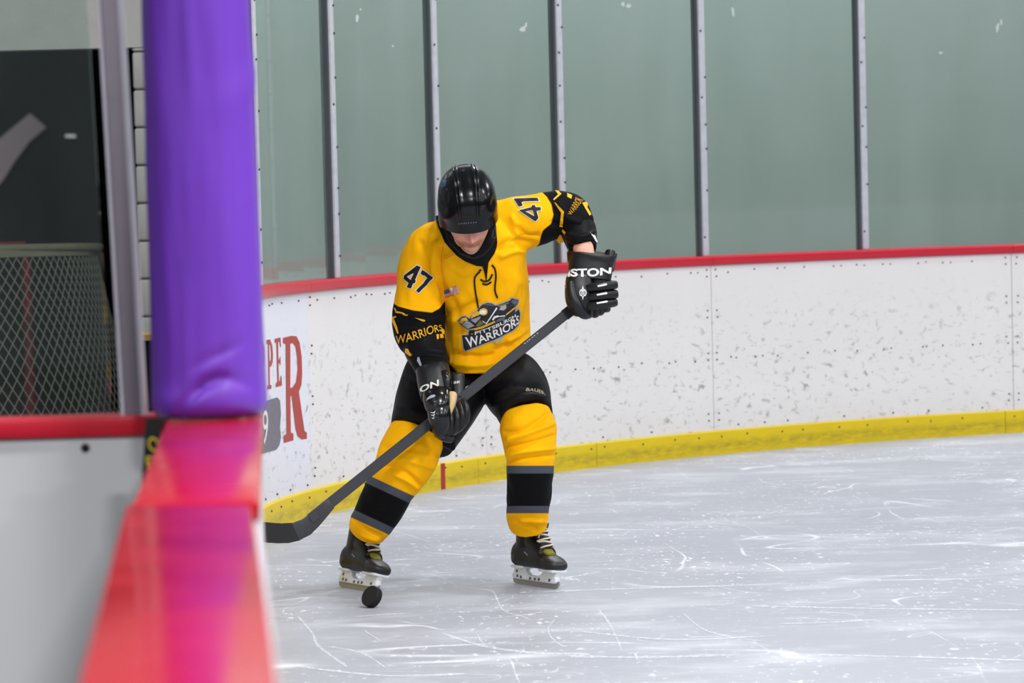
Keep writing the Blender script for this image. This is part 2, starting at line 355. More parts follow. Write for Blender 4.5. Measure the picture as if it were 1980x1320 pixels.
# ice, floor around it, building walls
mb = MB(); ring = [pt(s, 0.03, 0) for s in np.linspace(0, S[-1], 260)] + [Vector((path[-1][0], -6, 0)), Vector((0.35, -6, 0))]
mb.add(ring, [tuple(range(len(ring)))]); tag(mb.build('floor', M['ice']), 'scuffed white rink ice with skate marks and snow', 'ice', kind='structure')
mb = MB(); mb.box((12, 14, -0.06), (60, 60, 0.1)); tag(mb.build('floor_outside', M['concrete']), 'dark concrete floor around the rink', 'floor', kind='structure')
ice = bpy.data.objects['floor']
mb = MB()
for pts, wd in (([(576, 1191), (604, 1224), (613, 1245), (640, 1267), (670, 1288)], 6), ([(685, 1192), (735, 1188), (782, 1186)], 2.5), ([(855, 1224), (934, 1248), (1025, 1261), (1140, 1264)], 6), ([(1073, 1197), (1060, 1215), (1067, 1233), (1091, 1251)], 3), ([(934, 1197), (1000, 1190), (1055, 1182)], 2), ([(704, 1218), (722, 1230), (737, 1239)], 3),
        ([(1158, 1179), (1175, 1200), (1190, 1228), (1202, 1257)], 4), ([(1322, 1186), (1360, 1216), (1410, 1230), (1472, 1239)], 3), ([(1509, 1205), (1600, 1203), (1696, 1198)], 3), ([(1098, 1268), (1250, 1270), (1434, 1265)], 6), ([(1457, 1171), (1700, 1176), (1980, 1179)], 3), ([(1576, 1265), (1780, 1270), (1980, 1276)], 4), ([(560, 1285), (640, 1296), (760, 1306), (900, 1302)], 5), ([(1120, 1220), (1300, 1236), (1500, 1228)], 3), ([(1000, 1146), (1200, 1138), (1420, 1132)], 3), ([(1360, 1010), (1440, 1018), (1470, 1035)], 2), ([(640, 1250), (700, 1262), (745, 1290)], 3)):
    c_ = crom(pts, 8); rr_ = []
    for i, (x, y) in enumerate(c_):
        t = np.array(c_[min(i + 1, len(c_) - 1)]) - np.array(c_[max(i - 1, 0)]); t /= np.hypot(*t) + 1e-9; h = wd * 0.5 * (0.5 + random.random()) * (1 if 0 < i < len(c_) - 1 else 0.2)
        n_ = np.array((-t[1], t[0])) * h; a_, b_ = PZ(x + n_[0], y + n_[1] * 0.6, 0.0012), PZ(x - n_[0], y - n_[1] * 0.6, 0.0012); rr_.append((a_, b_))
    k0 = len(mb.v)
    for a_, b_ in rr_: mb.v += [tuple(a_), tuple(b_)]
    mb.f += [(k0 + 2 * i, k0 + 2 * i + 1, k0 + 2 * i + 3, k0 + 2 * i + 2) for i in range(len(rr_) - 1)]
mb.build('skate_scratches', M['snow'], ice, kind='stuff', label='white skate scratches and scraped snow')
def wall(name, a, b, h, th, mat, label, z0=0):
    a = Vector((*a, 0)); b = Vector((*b, 0)); d = (b - a).normalized(); n = Vector((-d.y, d.x, 0)); mb = MB()
    mb.rings([[a, b, b + n * th, a + n * th], [p + Vector((0, 0, h)) for p in (a, b, b + n * th, a + n * th)]])
    for i, v in enumerate(mb.v): mb.v[i] = (v[0], v[1], v[2] + z0)
    return tag(mb.build(name, mat), label, 'wall', kind='structure')
wall('wall_back', (-1.40, 19.12), (9.0, 24.6), 8, 0.2, M['wall'], 'plain grey painted wall behind the rink glass')
wall('wall_end', (9.0, 24.6), (34, 25.5), 8, 0.2, M['wall_dim'], 'grey end wall beyond the far corner of the rink')
wall('wall_right', (34, 25.5), (34, -6), 8, 0.2, M['wall_dim'], 'grey side wall across the rink')

# far boards, panel by panel
rb = empty('rink_boards', (at(9)[0], at(9)[1], 0), 'white curved rink boards with yellow kick plate and red top rail behind the player', 'rink boards')
s598 = s_at(598, 0.6); s1378 = s_at(1378, 0.6); s1958 = s_at(1958, 0.6); s985 = (s598 + s1378) / 2
seams = [0.46, 3.0, s598 - 2.2, s598, s985, s1378, s1958, s1958 + 2.4, s1958 + 4.8]
while seams[-1] + 3 < S[-1]: seams.append(seams[-1] + 3)
panels = []
for i in range(len(seams) - 1):
    g = 0.0022 if seams[i] > s598 + 0.1 else 0.0008
    p = sweep('board_panel', seams[i] + g, seams[i + 1] - g, [(0, 0.118), (0, 1.0), (0.05, 1.0), (0.05, 0.118)], M['board_blue'] if i == 2 else M['board'], rb)
    panels.append(p)
panels[2]['label'] = 'board panel with a faded red and grey advert'
kz = [0.46, 3.2, s598 - 1.2, s_at(690, 0.06), s_at(920, 0.06), s_at(1150, 0.06), s_at(1942, 0.06), s1958 + 2.4, s1958 + 5]
while kz[-1] + 3 < S[-1]: kz.append(kz[-1] + 3)
kicks = []
for i in range(len(kz) - 1): kicks.append(sweep('kick_plate', kz[i] + 0.002, kz[i + 1] - 0.002, [(-0.014, 0.0), (-0.014, 0.12), (-0.008, 0.127), (0.05, 0.127), (0.05, 0.0)], M['kick'], rb))
for i in range(len(seams) - 1):
    sweep('cap_rail', seams[i] + 0.001, seams[i + 1] - 0.001, [(-0.018, 1.002), (-0.022, 1.012), (-0.022, 1.040), (-0.014, 1.05), (0.10, 1.05), (0.108, 1.042), (0.108, 1.002)], M['cap_red'], rb)
def bolts(parent, spots, out=0.0035):
    mb = MB()
    for s, z, r in spots:
        p = pt(s, -out, z); t = tan(s); n = Vector((t[1], -t[0], 0)); u = Vector((t[0], t[1], 0)); v = Vector((0, 0, 1))
        mb.rings([[p + n * h + (u * math.cos(a) + v * math.sin(a)) * rr for a in [k * math.pi / 3 for k in range(6)]] for h, rr in ((-0.004, r), (0.001, r), (0.003, r * 0.6))])
    return mb.build('bolts', M['bolt'], parent, kind='stuff')
for i, p in enumerate(panels[2:8]):
    a0, a1 = seams[i + 2], seams[i + 3]; sp = []
    if i > 0:
        for sx in (a0 + 0.035, a1 - 0.035):
            for zc in (0.96, 0.745, 0.52, 0.20):
                for dz in (-0.018, 0.018): sp.append((sx + random.uniform(-.006, .006), zc + dz, 0.0045))
    s = a0 + 0.12
    while s < a1 - 0.1:
        sp.append((s, 0.965 + random.uniform(-.006, .006), 0.0042))
        if random.random() < 0.5: sp.append((s + 0.05, 0.965 + random.uniform(-.006, .006), 0.0036))
        if i > 1:
            sp.append((s + random.uniform(-.02, .02), 0.505 + random.uniform(-.008, .008), 0.0046))
            if random.random() < 0.45: sp.append((s + 0.045, 0.506, 0.004))
        if random.random() < 0.45: sp.append((s + 0.05, 0.150, 0.0048))
        s += random.uniform(0.15, 0.24)
    bolts(p, sp)
for k in kicks[2:8]:
    i = kicks.index(k); s = kz[i] + 0.06; sp = []
    while s < kz[i + 1] - 0.04: sp.append((s, 0.098 + random.uniform(-.006, .006), 0.0048)); s += random.uniform(0.14, 0.30)
    bolts(k, sp, 0.0165)
sg = s_at(852, 0.06)
mb = MB(); mb.rings([[pt(s, -0.0165, z) for z in (0.0, 0.125)] + [pt(s, -0.012, z) for z in (0.125, 0.0)] for s in (sg - 0.018, sg, sg + 0.018)])
mb.build('goal_line_mark', M['goal_line'], rb, label='red goal line stripe on the yellow kick plate')
# advert on the boards
tr_b = [bvh_of(p) for p in panels[2:5]]
def adv(loops, mat, name, label=None): return decal(name, flat_mesh(loops), mat, tr_b, panels[2], 0.0012, 14, label)
adv([[(547, 653), (547, 663), (552, 665), (553.5, 838), (548, 843), (548.5, 856), (567, 851), (567, 838), (562, 836), (561, 766), (563.5, 765), (571, 828), (575, 843), (583, 849), (593, 848), (593, 836), (588.5, 833), (577.5, 757), (582.5, 744), (584, 722), (583, 690), (579, 662), (573, 650), (563, 649)],
     [(561, 664), (566, 663), (571, 670), (574, 690), (575, 715), (572, 738), (565, 749), (561, 750)]], M['advert_red'], 'advert_letter', 'tall red letter R of the advert')
adv([[(531, 655), (531, 662), (534, 663), (536, 738), (533, 741), (533, 748), (545, 745), (544, 726), (542, 727), (541, 736), (539, 737), (538.2, 702), (540.5, 702), (541, 706), (542.2, 705), (541.8, 690), (540.5, 691), (540, 694), (538, 695), (537.5, 661), (540, 660), (541.5, 671), (543, 670), (542, 652)]], M['advert_red'], 'advert_letter', 'red letter E of the advert')
adv([[(515, 657), (515, 664), (517.5, 665), (519, 744), (516, 747), (516, 753), (524.5, 751), (524.5, 744), (521.5, 744), (521, 709), (524, 708), (527, 700), (527.5, 684), (526, 667), (522, 656)],
     [(520, 665), (522.3, 667), (523.8, 682), (523.5, 695), (521, 700)]], M['advert_red'], 'advert_letter', 'red letter P of the advert')
adv([[(500, 660), (500, 748), (505, 748), (505, 714), (509, 710), (511, 694), (510, 672), (507, 660)]], M['advert_red'], 'advert_letter', 'half hidden red letter P of the advert')
adv([[(495, 780), (536, 768), (541, 774), (543, 800), (541, 826), (543, 845), (540, 860), (534, 869), (495, 880)]], M['advert_grey'], 'advert_box', 'grey box of the advert')
vs, fs = text_mesh('9'); decal('advert_digit', ([(506 + 11 * u, 860 - 66 * v - 3 * u) for u, v in vs], fs), M['white'], tr_b, panels[2], 0.003, 14, 'white digit 9 on the grey advert box')

# glass and stanchions
spx = [511, 658, 855, 1095, 1368, 1677]
st_s = [s_at(x, BH) for x in spx]
st_s = [st_s[0] - 1.1 * k for k in (6, 5, 4, 3, 2, 1)] + st_s + [st_s[-1] + 1.15 * k for k in (1, 2, 3, 4)]
st_lab = ['glass stanchion right behind the purple padded post', 'second glass stanchion behind the purple padded post', 'third glass stanchion behind the purple padded post', 'aluminium glass stanchion nearest the purple pad, half hidden', 'second thin stanchion edge from the purple pad, half hidden', 'third thin stanchion edge beside the purple pad', 'leftmost full aluminium stanchion right beside the purple pad', 'aluminium stanchion between purple pad and player', 'aluminium stanchion rising behind the player helmet', "aluminium stanchion rising behind the player's raised elbow", 'aluminium stanchion right of the player, in the middle of bare glass', 'rightmost aluminium stanchion in view'] + [n_ + ' aluminium stanchion past the right edge of the picture' for n_ in ('first', 'second', 'third', 'fourth')]
pn_lab = ['first glass pane behind the purple padded post', 'second glass pane behind the purple padded post', 'third glass pane behind the purple padded post', 'glass pane hidden behind the purple pad', 'glass pane seen edge on behind the purple pad', 'narrow slanting glass pane at the purple pad edge', 'glass pane with a vertical reflected streak, right of the purple pad', 'glass pane left of the player helmet', 'glass pane between helmet and raised elbow', 'glass pane right of the raised elbow', 'wide glass pane with one faint upright smear', 'rightmost glass pane in view with a tall scuff near its top'] + [n_ + ' glass pane past the right edge of the picture' for n_ in ('first', 'second', 'third')]
GZ = 3.0; panes = []
for i, s in enumerate(st_s):
    g = 'stanchions along the curved boards'; b = pt(s, 0.03, BH)
    e = empty('stanchion', b, st_lab[i], 'stanchion', g)
    t = tan(s); ex = Vector((t[0], t[1], 0)); ey = Vector((-t[1], t[0], 0)); R3 = Matrix((ex, ey, Vector((0, 0, 1)))).transposed()
    mb = MB(); mb.box(pt(s, 0.036, (BH + GZ) / 2), (0.040, 0.058, GZ - BH), R3); mb.build('post', M['steel'], e, bevel=0.004)
    mb = MB(); mb.box(pt(s - 0.028, 0.036, (BH + GZ) / 2), (0.016, 0.034, GZ - BH), R3); mb.build('gasket', M['gasket'], e)  # dark strip stands in for the post's reflection in the pane
    mb = MB(); z = BH + 0.1
    while z < GZ:
        p = pt(s + random.choice((0.012, 0.014, -0.012)), 0.004, z); mb.rings([[p - ey * h + (ex * math.cos(a) + Vector((0, 0, 1)) * math.sin(a)) * 0.0055 for a in [k * math.pi / 3 for k in range(6)]] for h in (-0.003, 0.002)]); z += random.uniform(0.1, 0.26)
    mb.build('bolts', M['bolt'], e, kind='stuff')
    if i + 1 < len(st_s):
        p = sweep('glass_pane', s + 0.022, st_s[i + 1] - 0.038, [(0.032, BH + 0.002), (0.032, GZ), (0.044, GZ), (0.044, BH + 0.002)], M['glass'], None, 0.25, smooth=False)
        tag(p, pn_lab[i], 'glass', 'glass panes above the curved boards'); panes.append(p)
def blot(cx, cy, rx, ry, n=11, jag=0.45, rot=0.0):
    r = []
    for k in range(n):
        a = 2 * math.pi * k / n; m = 1 - random.random() * jag; x, y = rx * m * math.cos(a), ry * m * math.sin(a)
        r.append((cx + x * math.cos(rot) - y * math.sin(rot), cy + x * math.sin(rot) + y * math.cos(rot)))
    return r
for (i, cx, cy, rx, ry, rot) in ((4, 690, 34, 4, 10, 0), (4, 697, 18, 2, 3, 0), (4, 759, 89, 2, 3, 0), (5, 1010, 57, 7, 7, 0), (5, 1016, 50, 3, 8, 0.3), (6, 1204, 8, 5, 6, 0), (6, 1215, 12, 6, 5, 0), (7, 1417, 23, 3, 12, -0.1), (8, 1929, 52, 3.5, 12, 0.2), (8, 1936, 44, 2.5, 8, 0), (8, 1819, 102, 5, 3, 0)):
    i += 3; decal('scuff', flat_mesh([blot(cx, cy, rx, ry, rot=rot)]), M['scuff'], bvh_of(panes[i]), panes[i], 0.001, 20)

# ================================================================== BENCH SIDE, FOREGROUND
nearl = PZ(150, 1320, BH); far = PZ(245, 975, BH); dl = (far - nearl)
# door section nearest the lens (its near end lies below the frame)
nl, nr = PZ(150, 1320, BH), PZ(537, 1320, BH); fl, fr = PZ(243, 975, BH), PZ(486, 976, BH)
bl, br = nl + (nl - fl) * 0.9, nr + (nr - fr) * 0.9
def boards_block(name, label, q4, cat='boards', mat='cap_gloss'):
    n_l, n_r, f_r, f_l = q4; e = empty(name, ((n_l + f_r) / 2).to_2d().to_3d(), label, cat); th = 0.028; dz = Vector((0, 0, th))
    mb = MB(); mb.rings([[p - dz for p in q4], list(q4)]); mb.build('cap_rail', M[mat], e, bevel=0.005, seg=3)
    c = (n_l + n_r + f_r + f_l) / 4; mb = MB()
    q = [Vector((p.x + (0.012 if p.x < c.x else -0.004), p.y, 0)) for p in q4]
    mb.rings([q, [p + Vector((0, 0, BH - th)) for p in q]]); mb.build('board_panel', M['offwhite_panel'], e); return e
boards_block('bench_door', 'blurred glossy red topped bench door boards nearest the lens', [bl, br, fr, fl])
a0, a1 = PZ(258, 972, BH), PZ(507, 962, BH); b0, b1 = PZ(320, 816, BH), PZ(508, 816, BH)
a0.y = a1.y = max(fl.y, fr.y) + 0.003
ea = (b0 - PZ(258, 972, BH)).normalized(); eb = (b1 - PZ(507, 962, BH)).normalized()
boards_block('bench_boards', 'glossy red topped white boards under the purple padded post', [a0, a1, b1 + eb * 0.34, b0 + ea * 0.34])

# purple pad round the end post of the glass
pb = P(405, 806, b0.y + 0.12); pr = 0.104
pad = empty('padded_post', (pb.x, pb.y, BH), 'tall purple vinyl padded post standing on the red cap rail', 'padded post')
mb = MB(); rr = []; zz = np.concatenate([np.linspace(BH + 0.004, BH + 0.16, 26), np.linspace(BH + 0.17, 2.9, 70)])
lean = (P(379, 0, pb.y) - pb); lean = lean / lean.z
for z in zz:
    h = z - BH; c = Vector((pb.x, pb.y, BH)) + lean * h; ring = []
    for k in range(72):
        a = 2 * math.pi * k / 72; r = pr - 0.006 * min(1, h / 0.8)
        r += 0.004 * noise.noise(Vector((math.cos(a) * 2.2, math.sin(a) * 2.2, z * 2.6))) + 0.003 * noise.noise(Vector((math.cos(a) * 5, math.sin(a) * 5, z * 5 + 9)))
        r += 0.005 * math.exp(-((h - 0.62 - 0.05 * math.sin(a)) / 0.03) ** 2) * max(0, math.cos(a))
        f = math.cos(a + math.pi / 2)                       # faces the lens
        if f > 0:
            u = math.sin(a + math.pi / 2)
            r -= 0.013 * f * math.exp(-((h - 0.070 + 0.10 * (u - 0.25) ** 2 - 0.02 * u) / 0.011) ** 2) * math.exp(-((u - 0.05) / 0.5) ** 2) + 0.006 * f * math.exp(-((h - 0.105 - 0.05 * u) / 0.010) ** 2) * math.exp(-((u - 0.3) / 0.35) ** 2)
            r += 0.004 * f * math.exp(-((h - 0.035) / 0.022) ** 2)
        r -= 0.012 * math.exp(-(h / 0.012) ** 2)
        sq = (abs(math.cos(a)) ** 2.6 + abs(math.sin(a)) ** 2.6) ** (-1 / 2.6)
        ring.append(c + Vector((math.cos(a), math.sin(a), 0)) * r * (0.35 + 0.65 * sq))
    rr.append(ring)
mb.rings(rr); mb.build('pad_cover', M['purple'], pad, smooth=True)
mb = MB(); mb.tube([Vector((pb.x, pb.y, BH)) + lean * h for h in (1.84, 1.95, 2.0)], 0.03, 16); mb.build('post_core', M['steel'], pad, smooth=True)

# partition across the bench end with its own glass
yp = PZ(250, 803, BH).y
pl, prt = P(-260, 0, yp - 0.02), P(292, 0, yp + 0.0); pl.z = prt.z = 0
e = empty('partition_boards', ((pl + prt) / 2), 'white bench partition with a red top rail left of the purple post', 'boards')
dd = (prt - pl).normalized(); nn = Vector((-dd.y, dd.x, 0))
def strip(z0, z1, t0, t1, mat, name, bev=0.0, x0=0.0, x1=0.0, par=e):
    a, b = pl + dd * x0, prt - dd * x1; mb = MB(); mb.rings([[a + nn * t0 + Vector((0, 0, z0)), b + nn * t0 + Vector((0, 0, z0)), b + nn * t1 + Vector((0, 0, z0)), a + nn * t1 + Vector((0, 0, z0))], [a + nn * t0 + Vector((0, 0, z1)), b + nn * t0 + Vector((0, 0, z1)), b + nn * t1 + Vector((0, 0, z1)), a + nn * t1 + Vector((0, 0, z1))]])
    return mb.build(name, mat, par, bevel=bev)
strip(BH - 0.038, BH, -0.01, 0.09, M['cap_red'], 'cap_rail', 0.004)
strip(0, BH - 0.038, 0.0, 0.08, M['offwhite_panel'], 'board_panel', 0, 0, 0.003)
bp = P(165, 865, yp - 0.006); mb = MB(); mb.rings([[bp + Vector((math.cos(a) * r, -h, math.sin(a) * r)) for a in [k * math.pi / 8 for k in range(16)]] for h, r in ((-0.004, 0.008), (0.003, 0.008), (0.006, 0.005))]); mb.build('bolt', M['black'], e, smooth=True, label='black bolt head on the white partition')
# partition stanchion (leans a little) and pane
sb, stp = P(261, 806, yp + 0.03), P(195, -330, yp + 0.03); sv = (stp - sb)
e2 = empty('stanchion', sb, 'blurred grey aluminium stanchion left of the purple pad', 'stanchion')
def bar(p, v, wx, wy, dx=0.0, dy=0.0):
    mb = MB(); x = Vector((wx / 2, 0, 0)); y = Vector((0, wy / 2, 0)); o = Vector((dx, dy, 0)); mb.rings([[q + o - x - y, q + o + x - y, q + o + x + y, q + o - x + y] for q in (p, p + v)]); return mb
bar(sb, sv, 0.041, 0.05).build('post', M['dullsteel'], e2, bevel=0.004)
bar(sb, sv, 0.006, 0.058, 0.0185).build('edge_strip', M['steel'], e2); bar(sb, sv, 0.006, 0.058, -0.0195).build('edge_strip', M['steel'], e2)
mb = MB(); z0 = BH + 0.002; q0 = Vector((pl.x, yp + 0.03, z0)); q1 = Vector((sb.x - 0.045, yp + 0.03, z0)); q2 = q1 + sv; th = Vector((0, 0.01, 0))
mb.rings([[q0, q1, q2, Vector((q0.x, q0.y, q2.z))], [p + th for p in (q0, q1, q2, Vector((q0.x, q0.y, q2.z)))]])
pane = tag(mb.build('glass_pane', M['glass2']), 'blurred glass pane in front of the goal net', 'glass')
trp = bvh_of(pane)
decal('tape_strip', flat_mesh([[(-40, 300), (58, 219), (90, 246), (56, 275), (30, 310), (5, 350), (-40, 395)]]), M['tape'], trp, pane, 0.001, 40, 'grey strip of tape stuck on the glass')  # flat grey strip laid on the pane
decal('scuff', flat_mesh([blot(211, 540, 9, 13)]), M['scuff'], trp, pane, 0.001, 40); decal('scuff', flat_mesh([blot(137, 263, 14, 4)]), M['scuff'], trp, pane, 0.001, 40)
# black lettered strap between partition and boards
yq = b0.y - 0.02
mb = MB(); mb.prism([(-0.007, 0.0), (0.026, 0.0), (-0.012, -0.13), (-0.035, -0.45), (-0.04, -0.45), (-0.022, -0.16)], (P(290, 808, yq), Vector((1, 0, 0)), Vector((0, 0, 1)), Vector((0, 1, 0))), 0.012)
strap = tag(mb.build('rubber_strap', M['black']), 'black rubber strap with yellow letters beside the red boards', 'strap')
trs = bvh_of(strap)
for body, x, y, ww, hh in (('O', 288, 872, 20, 27), ('E', 285, 906, 14, 24)):
    vs, fs = text_mesh(body); decal('letter', ([(x + ww * u - 3 * v, y - hh * v) for u, v in vs], fs), M['yellow_print'], trs, strap, 0.001, 20, 'yellow letter on the strap')

# store room behind the partition: block wall with a dark opening, goal frame
yw = 17.8
jx = P(263, 400, yw).x; lz = P(120, 95, yw).z; wx1 = -1.38
wl = wall('wall_left', (jx + 0.012, yw + 0.012), (wx1, yw + 0.012), lz - 0.0, 0.18, M['mortar'], 'white painted block wall beside the dark store opening')
z = 0.0; row = 0; bh = 0.2
while z < lz - 0.02:
    h = min(bh, lz - z); x = jx; first = 0.4 if row % 2 == 0 else 0.2
    while x < wx1 - 0.02:
        x2 = min(wx1, x + first); first = 0.4; mb = MB()
        mb.box(((x + x2) / 2, yw + 0.09, z + h / 2), (x2 - x - 0.008, 0.2, h - 0.008)); o = mb.build('block', M['blockwall'], wl, bevel=0.012); x = x2
    z += h; row += 1
wall('wall_store_lintel', (-9, yw), (-1.37, yw), 2.6, 0.2, M['blockwall'], 'white wall above the dark store opening', lz)
wall('wall_store_rear', (-9, yw + 3.5), (-1.66, yw + 3.5), 4, 0.1, M['dark'], 'dark rear wall of the store room')
wall('wall_store_side', (-1.62, yw + 0.2), (-1.62, yw + 3.5), 4, 0.1, M['dark'], 'dark side wall of the store room')
wall('wall_return', (-1.36, yw), (-1.36, 19.2), 8, 0.1, M['wall'], 'grey wall return behind the rink corner')
# goal
yg = 18.5; gz = P(100, 478, yg).z
e = empty('hockey_goal', P(-140, 900, yg).to_2d().to_3d(), 'red hockey goal with white netting standing behind the bench partition', 'goal')
gx = lambda px: P(px, 600, yg).x
xr, xp = gx(185), gx(26); xc = gx(-260); xl = 2 * xc - xr
def arc(pts, n=8): return [Vector(p) for p in crom([tuple(p) for p in pts], n)]
mb = MB(); mb.tube([(xp, yg + 0.55, 0), (xp, yg + 0.55, gz - 0.05), (xp - 0.02, yg + 0.55, gz)], 0.03, 10); mb.build('post', M['goal_red'], e, smooth=True)
mb = MB(); mb.tube([(2 * xc - xp, yg + 0.55, 0), (2 * xc - xp, yg + 0.55, gz)], 0.03, 10); mb.build('post', M['goal_red'], e, smooth=True)
mb = MB(); mb.tube([(2 * xc - xp, yg + 0.55, gz), (xp, yg + 0.55, gz)], 0.03, 10); mb.build('crossbar', M['goal_red'], e, smooth=True)
mb = MB(); mb.tube(arc([(2 * xc - xp, yg + 0.5, gz - .02), (xl, yg + 0.1, gz - .01), (xl + 0.15, yg, gz), (xc, yg, gz), (xr - 0.15, yg, gz), (xr, yg + 0.1, gz - .01), (xp, yg + 0.5, gz - .02)]), 0.022, 10); mb.build('top_frame', M['netpad'], e, smooth=True)
mb = MB(); mb.tube(arc([(2 * xc - xp, yg + 0.5, .03), (xl - .25, yg - 0.3, .03), (xc, yg - 0.55, .03), (xr + .25, yg - 0.3, .03), (xp, yg + 0.5, .03)]), 0.024, 10); mb.build('base_frame', M['goal_red'], e, smooth=True)
def netp(u, v):                              # u along the back from left to right, v from top to floor
    k = v ** 1.15; a = (u - 0.5) * 2; hw = (xr - xc) + 0.26 * k
    sq = math.copysign(abs(a) ** 0.9, a); x = xc + hw * math.sin(sq * math.pi / 2 * 1.0)
    y = yg + 0.05 - (0.08 + 0.50 * k) * math.cos(sq * math.pi / 2) + 0.5 * max(0, abs(a) - 0.85)
    return Vector((x, y, gz - 0.01 - (gz - 0.05) * v + 0.05 * math.sin(v * 6) * math.sin(a * 4) * k))
mb = MB(); nu = 64
for k in range(-24, nu + 24):
    for sgn in (1, -1):
        pts = []
        for j in range(13):
            v = j / 12; u = (k + sgn * v * 13) / nu
            if 0 <= u <= 1: pts.append(netp(u, v))
        if len(pts) > 1: mb.tube(pts, 0.0026, 4)
mb.build('netting', M['net'], e, kind='stuff', label='white diamond netting')
mb = MB(); mb.rings([[netp(u, 0.0) + Vector((0, -0.012, 0.012)), netp(u, 0.035) + Vector((0, -0.012, 0)), netp(u, 0.035), netp(u, 0.0) + Vector((0, 0.03, 0.012))] for u in np.linspace(0, 1, 50)]); mb.build('net_hem', M['netpad'], e)
mb = MB(); c = P(285, 700, yw - 0.5); mb.box((c.x + 0.1, c.y, P(285, 650, yw - .5).z), (0.34, 0.3, 0.03)); t1 = tag(empty('store_bench', (c.x + 0.1, c.y, 0), 'small dark bench with a yellow wooden top beside the block wall', 'bench'))
mb.build('bench_top', M['wood'], t1); mb = MB(); mb.box((c.x + 0.1, c.y, P(285, 656, yw - .5).z / 2), (0.32, 0.26, P(285, 656, yw - .5).z)); mb.build('bench_body', M['dark'], t1)

# ================================================================== THE PLAYER
Y0 = PZ(860, 1140, 0).y
SCL = FPX / Y0                                # pixels per metre where the player stands
# --- fabrics and skin
def cloth(name, c, c2=None, rough=0.75, weave=260, wst=0.25, fold=0.6, sheen=0.0, attr=None, attr_cols=()):
    q = N(name); co = q.coord()
    nz = q.noise(7, 3, co); base = q.mix(nz, lin(c), lin(c2 or tuple(min(255, v + 6) for v in c)))
    for a, col in attr_cols:
        at_ = q.n('ShaderNodeAttribute', attribute_name=a); f = q.math('ADD', q.math('MULTIPLY', at_.outputs['Fac'], 3.0), 0.5, True); base = q.mix(f, base, lin(col))
    q.set(col=base, rough=rough, spec=0.12, sheen=sheen)
    h = q.math('ADD', q.math('MULTIPLY', q.noise(9, 3, q.coord('Object', (1, 1, 0.6)), 0.5, 0.8), fold), q.math('MULTIPLY', q.noise(weave, 1, co), wst * 0.12))
    q.bump(h, 0.5, 0.02); return q.m
YEL = (255, 181, 0)
M['jersey'] = cloth('yellow_jersey_knit', YEL, (253, 184, 3), attr_cols=(('blk', (14, 14, 16)),))
M['sock'] = cloth('yellow_sock_knit', YEL, (253, 184, 3), attr_cols=(('gry', (78, 82, 92)), ('blk', (10, 10, 12))))
M['pants'] = cloth('black_pant_nylon', (13, 13, 15), (19, 19, 22), rough=0.6)
M['undershirt'] = cloth('black_undershirt', (12, 12, 14), (18, 18, 20), rough=0.55)
M['jersey_black'] = cloth('black_sleeve_knit', (14, 14, 16))
M['gold'] = plain('gold_print', (240, 178, 20), 0.6, 0.3, var=0.04)
M['num_white'] = plain('number_white', (236, 234, 230), 0.6, 0.3, var=0.02); M['num_black'] = plain('number_black', (14, 14, 17), 0.55, 0.3)
M['helmet'] = plain('helmet_gloss_black', (8, 8, 10), 0.2, 0.32); M['helmet_vent'] = plain('vent_black', (3, 3, 4), 0.7)
M['glove'] = plain('glove_black', (13, 13, 15), 0.42, 0.45, bump=0.2, bscale=35); M['glove_gloss'] = plain('glove_gloss_black', (10, 10, 12), 0.2, 0.5)
M['palm'] = plain('glove_palm_tan', (206, 178, 130), 0.7, bump=0.2)
M['boot'] = plain('boot_black', (15, 15, 16), 0.42, 0.25, bump=0.1); M['boot_toe'] = plain('boot_toe_black', (22, 22, 24), 0.45)
M['boot_mark'] = plain('boot_graphite', (74, 68, 52), 0.4); M['boot_olive'] = plain('boot_olive', (120, 116, 20), 0.5)
M['lace'] = plain('lace_cream', (214, 206, 190), 0.8, var=0.1, scale=90); M['holder'] = plain('holder_white', (226, 228, 232), 0.3, var=0.04)
M['holder_mark'] = plain('holder_scuff', (90, 88, 88), 0.5); M['runner'] = plain('runner_steel', (150, 150, 154), 0.35, 0.5, 0.5)
M['stick'] = plain('stick_dark_carbon', (52, 53, 58), 0.38, 0.5, var=0.08, scale=12); M['stick_edge'] = plain('stick_black', (14, 14, 16), 0.35); M['stick_tape'] = plain('stick_cloth_tape', (24, 24, 28), 0.7, bump=0.3, bscale=80)
M['puck'] = plain('puck_rubber', (14, 14, 17), 0.6, 0.35, var=0.15, scale=40, bump=0.25, bscale=90)
M['silver'] = plain('crest_silver', (168, 172, 182), 0.5, var=0.05); M['crest_grey'] = plain('crest_grey', (92, 94, 108), 0.5); M['crest_olive'] = plain('crest_olive', (112, 108, 62), 0.55); M['crest_gold'] = plain('crest_gold', (222, 172, 40), 0.55); M['crest_navy'] = plain('crest_navy', (24, 26, 36), 0.5)
M['flag_red'] = plain('flag_red', (176, 60, 80), 0.6); M['flag_blue'] = plain('flag_blue', (62, 70, 130), 0.6); M['sticker'] = plain('helmet_sticker', (38, 58, 104), 0.3)
M['gold_dim'] = plain('pant_print', (150, 142, 110), 0.6)
q = N('skin'); co = q.coord()
sk = q.mix(q.noise(30, 4, co), lin((216, 152, 130)), lin((234, 178, 154)))
def am(name): return q.math('MULTIPLY', q.n('ShaderNodeAttribute', attribute_name=name).outputs['Fac'], 1.0, True)
hairn = q.ramp(q.noise(230, 3, q.coord('Object', (1, 1, 0.5)), 0.7), [(0.35, (0.35,) * 3), (0.65, (1,) * 3)])
sk = q.mix(q.math('MULTIPLY', am('blush'), 0.55), sk, lin((206, 120, 116)))
sk = q.mix(q.math('MULTIPLY', am('beard'), hairn, True), sk, lin((140, 76, 36)))
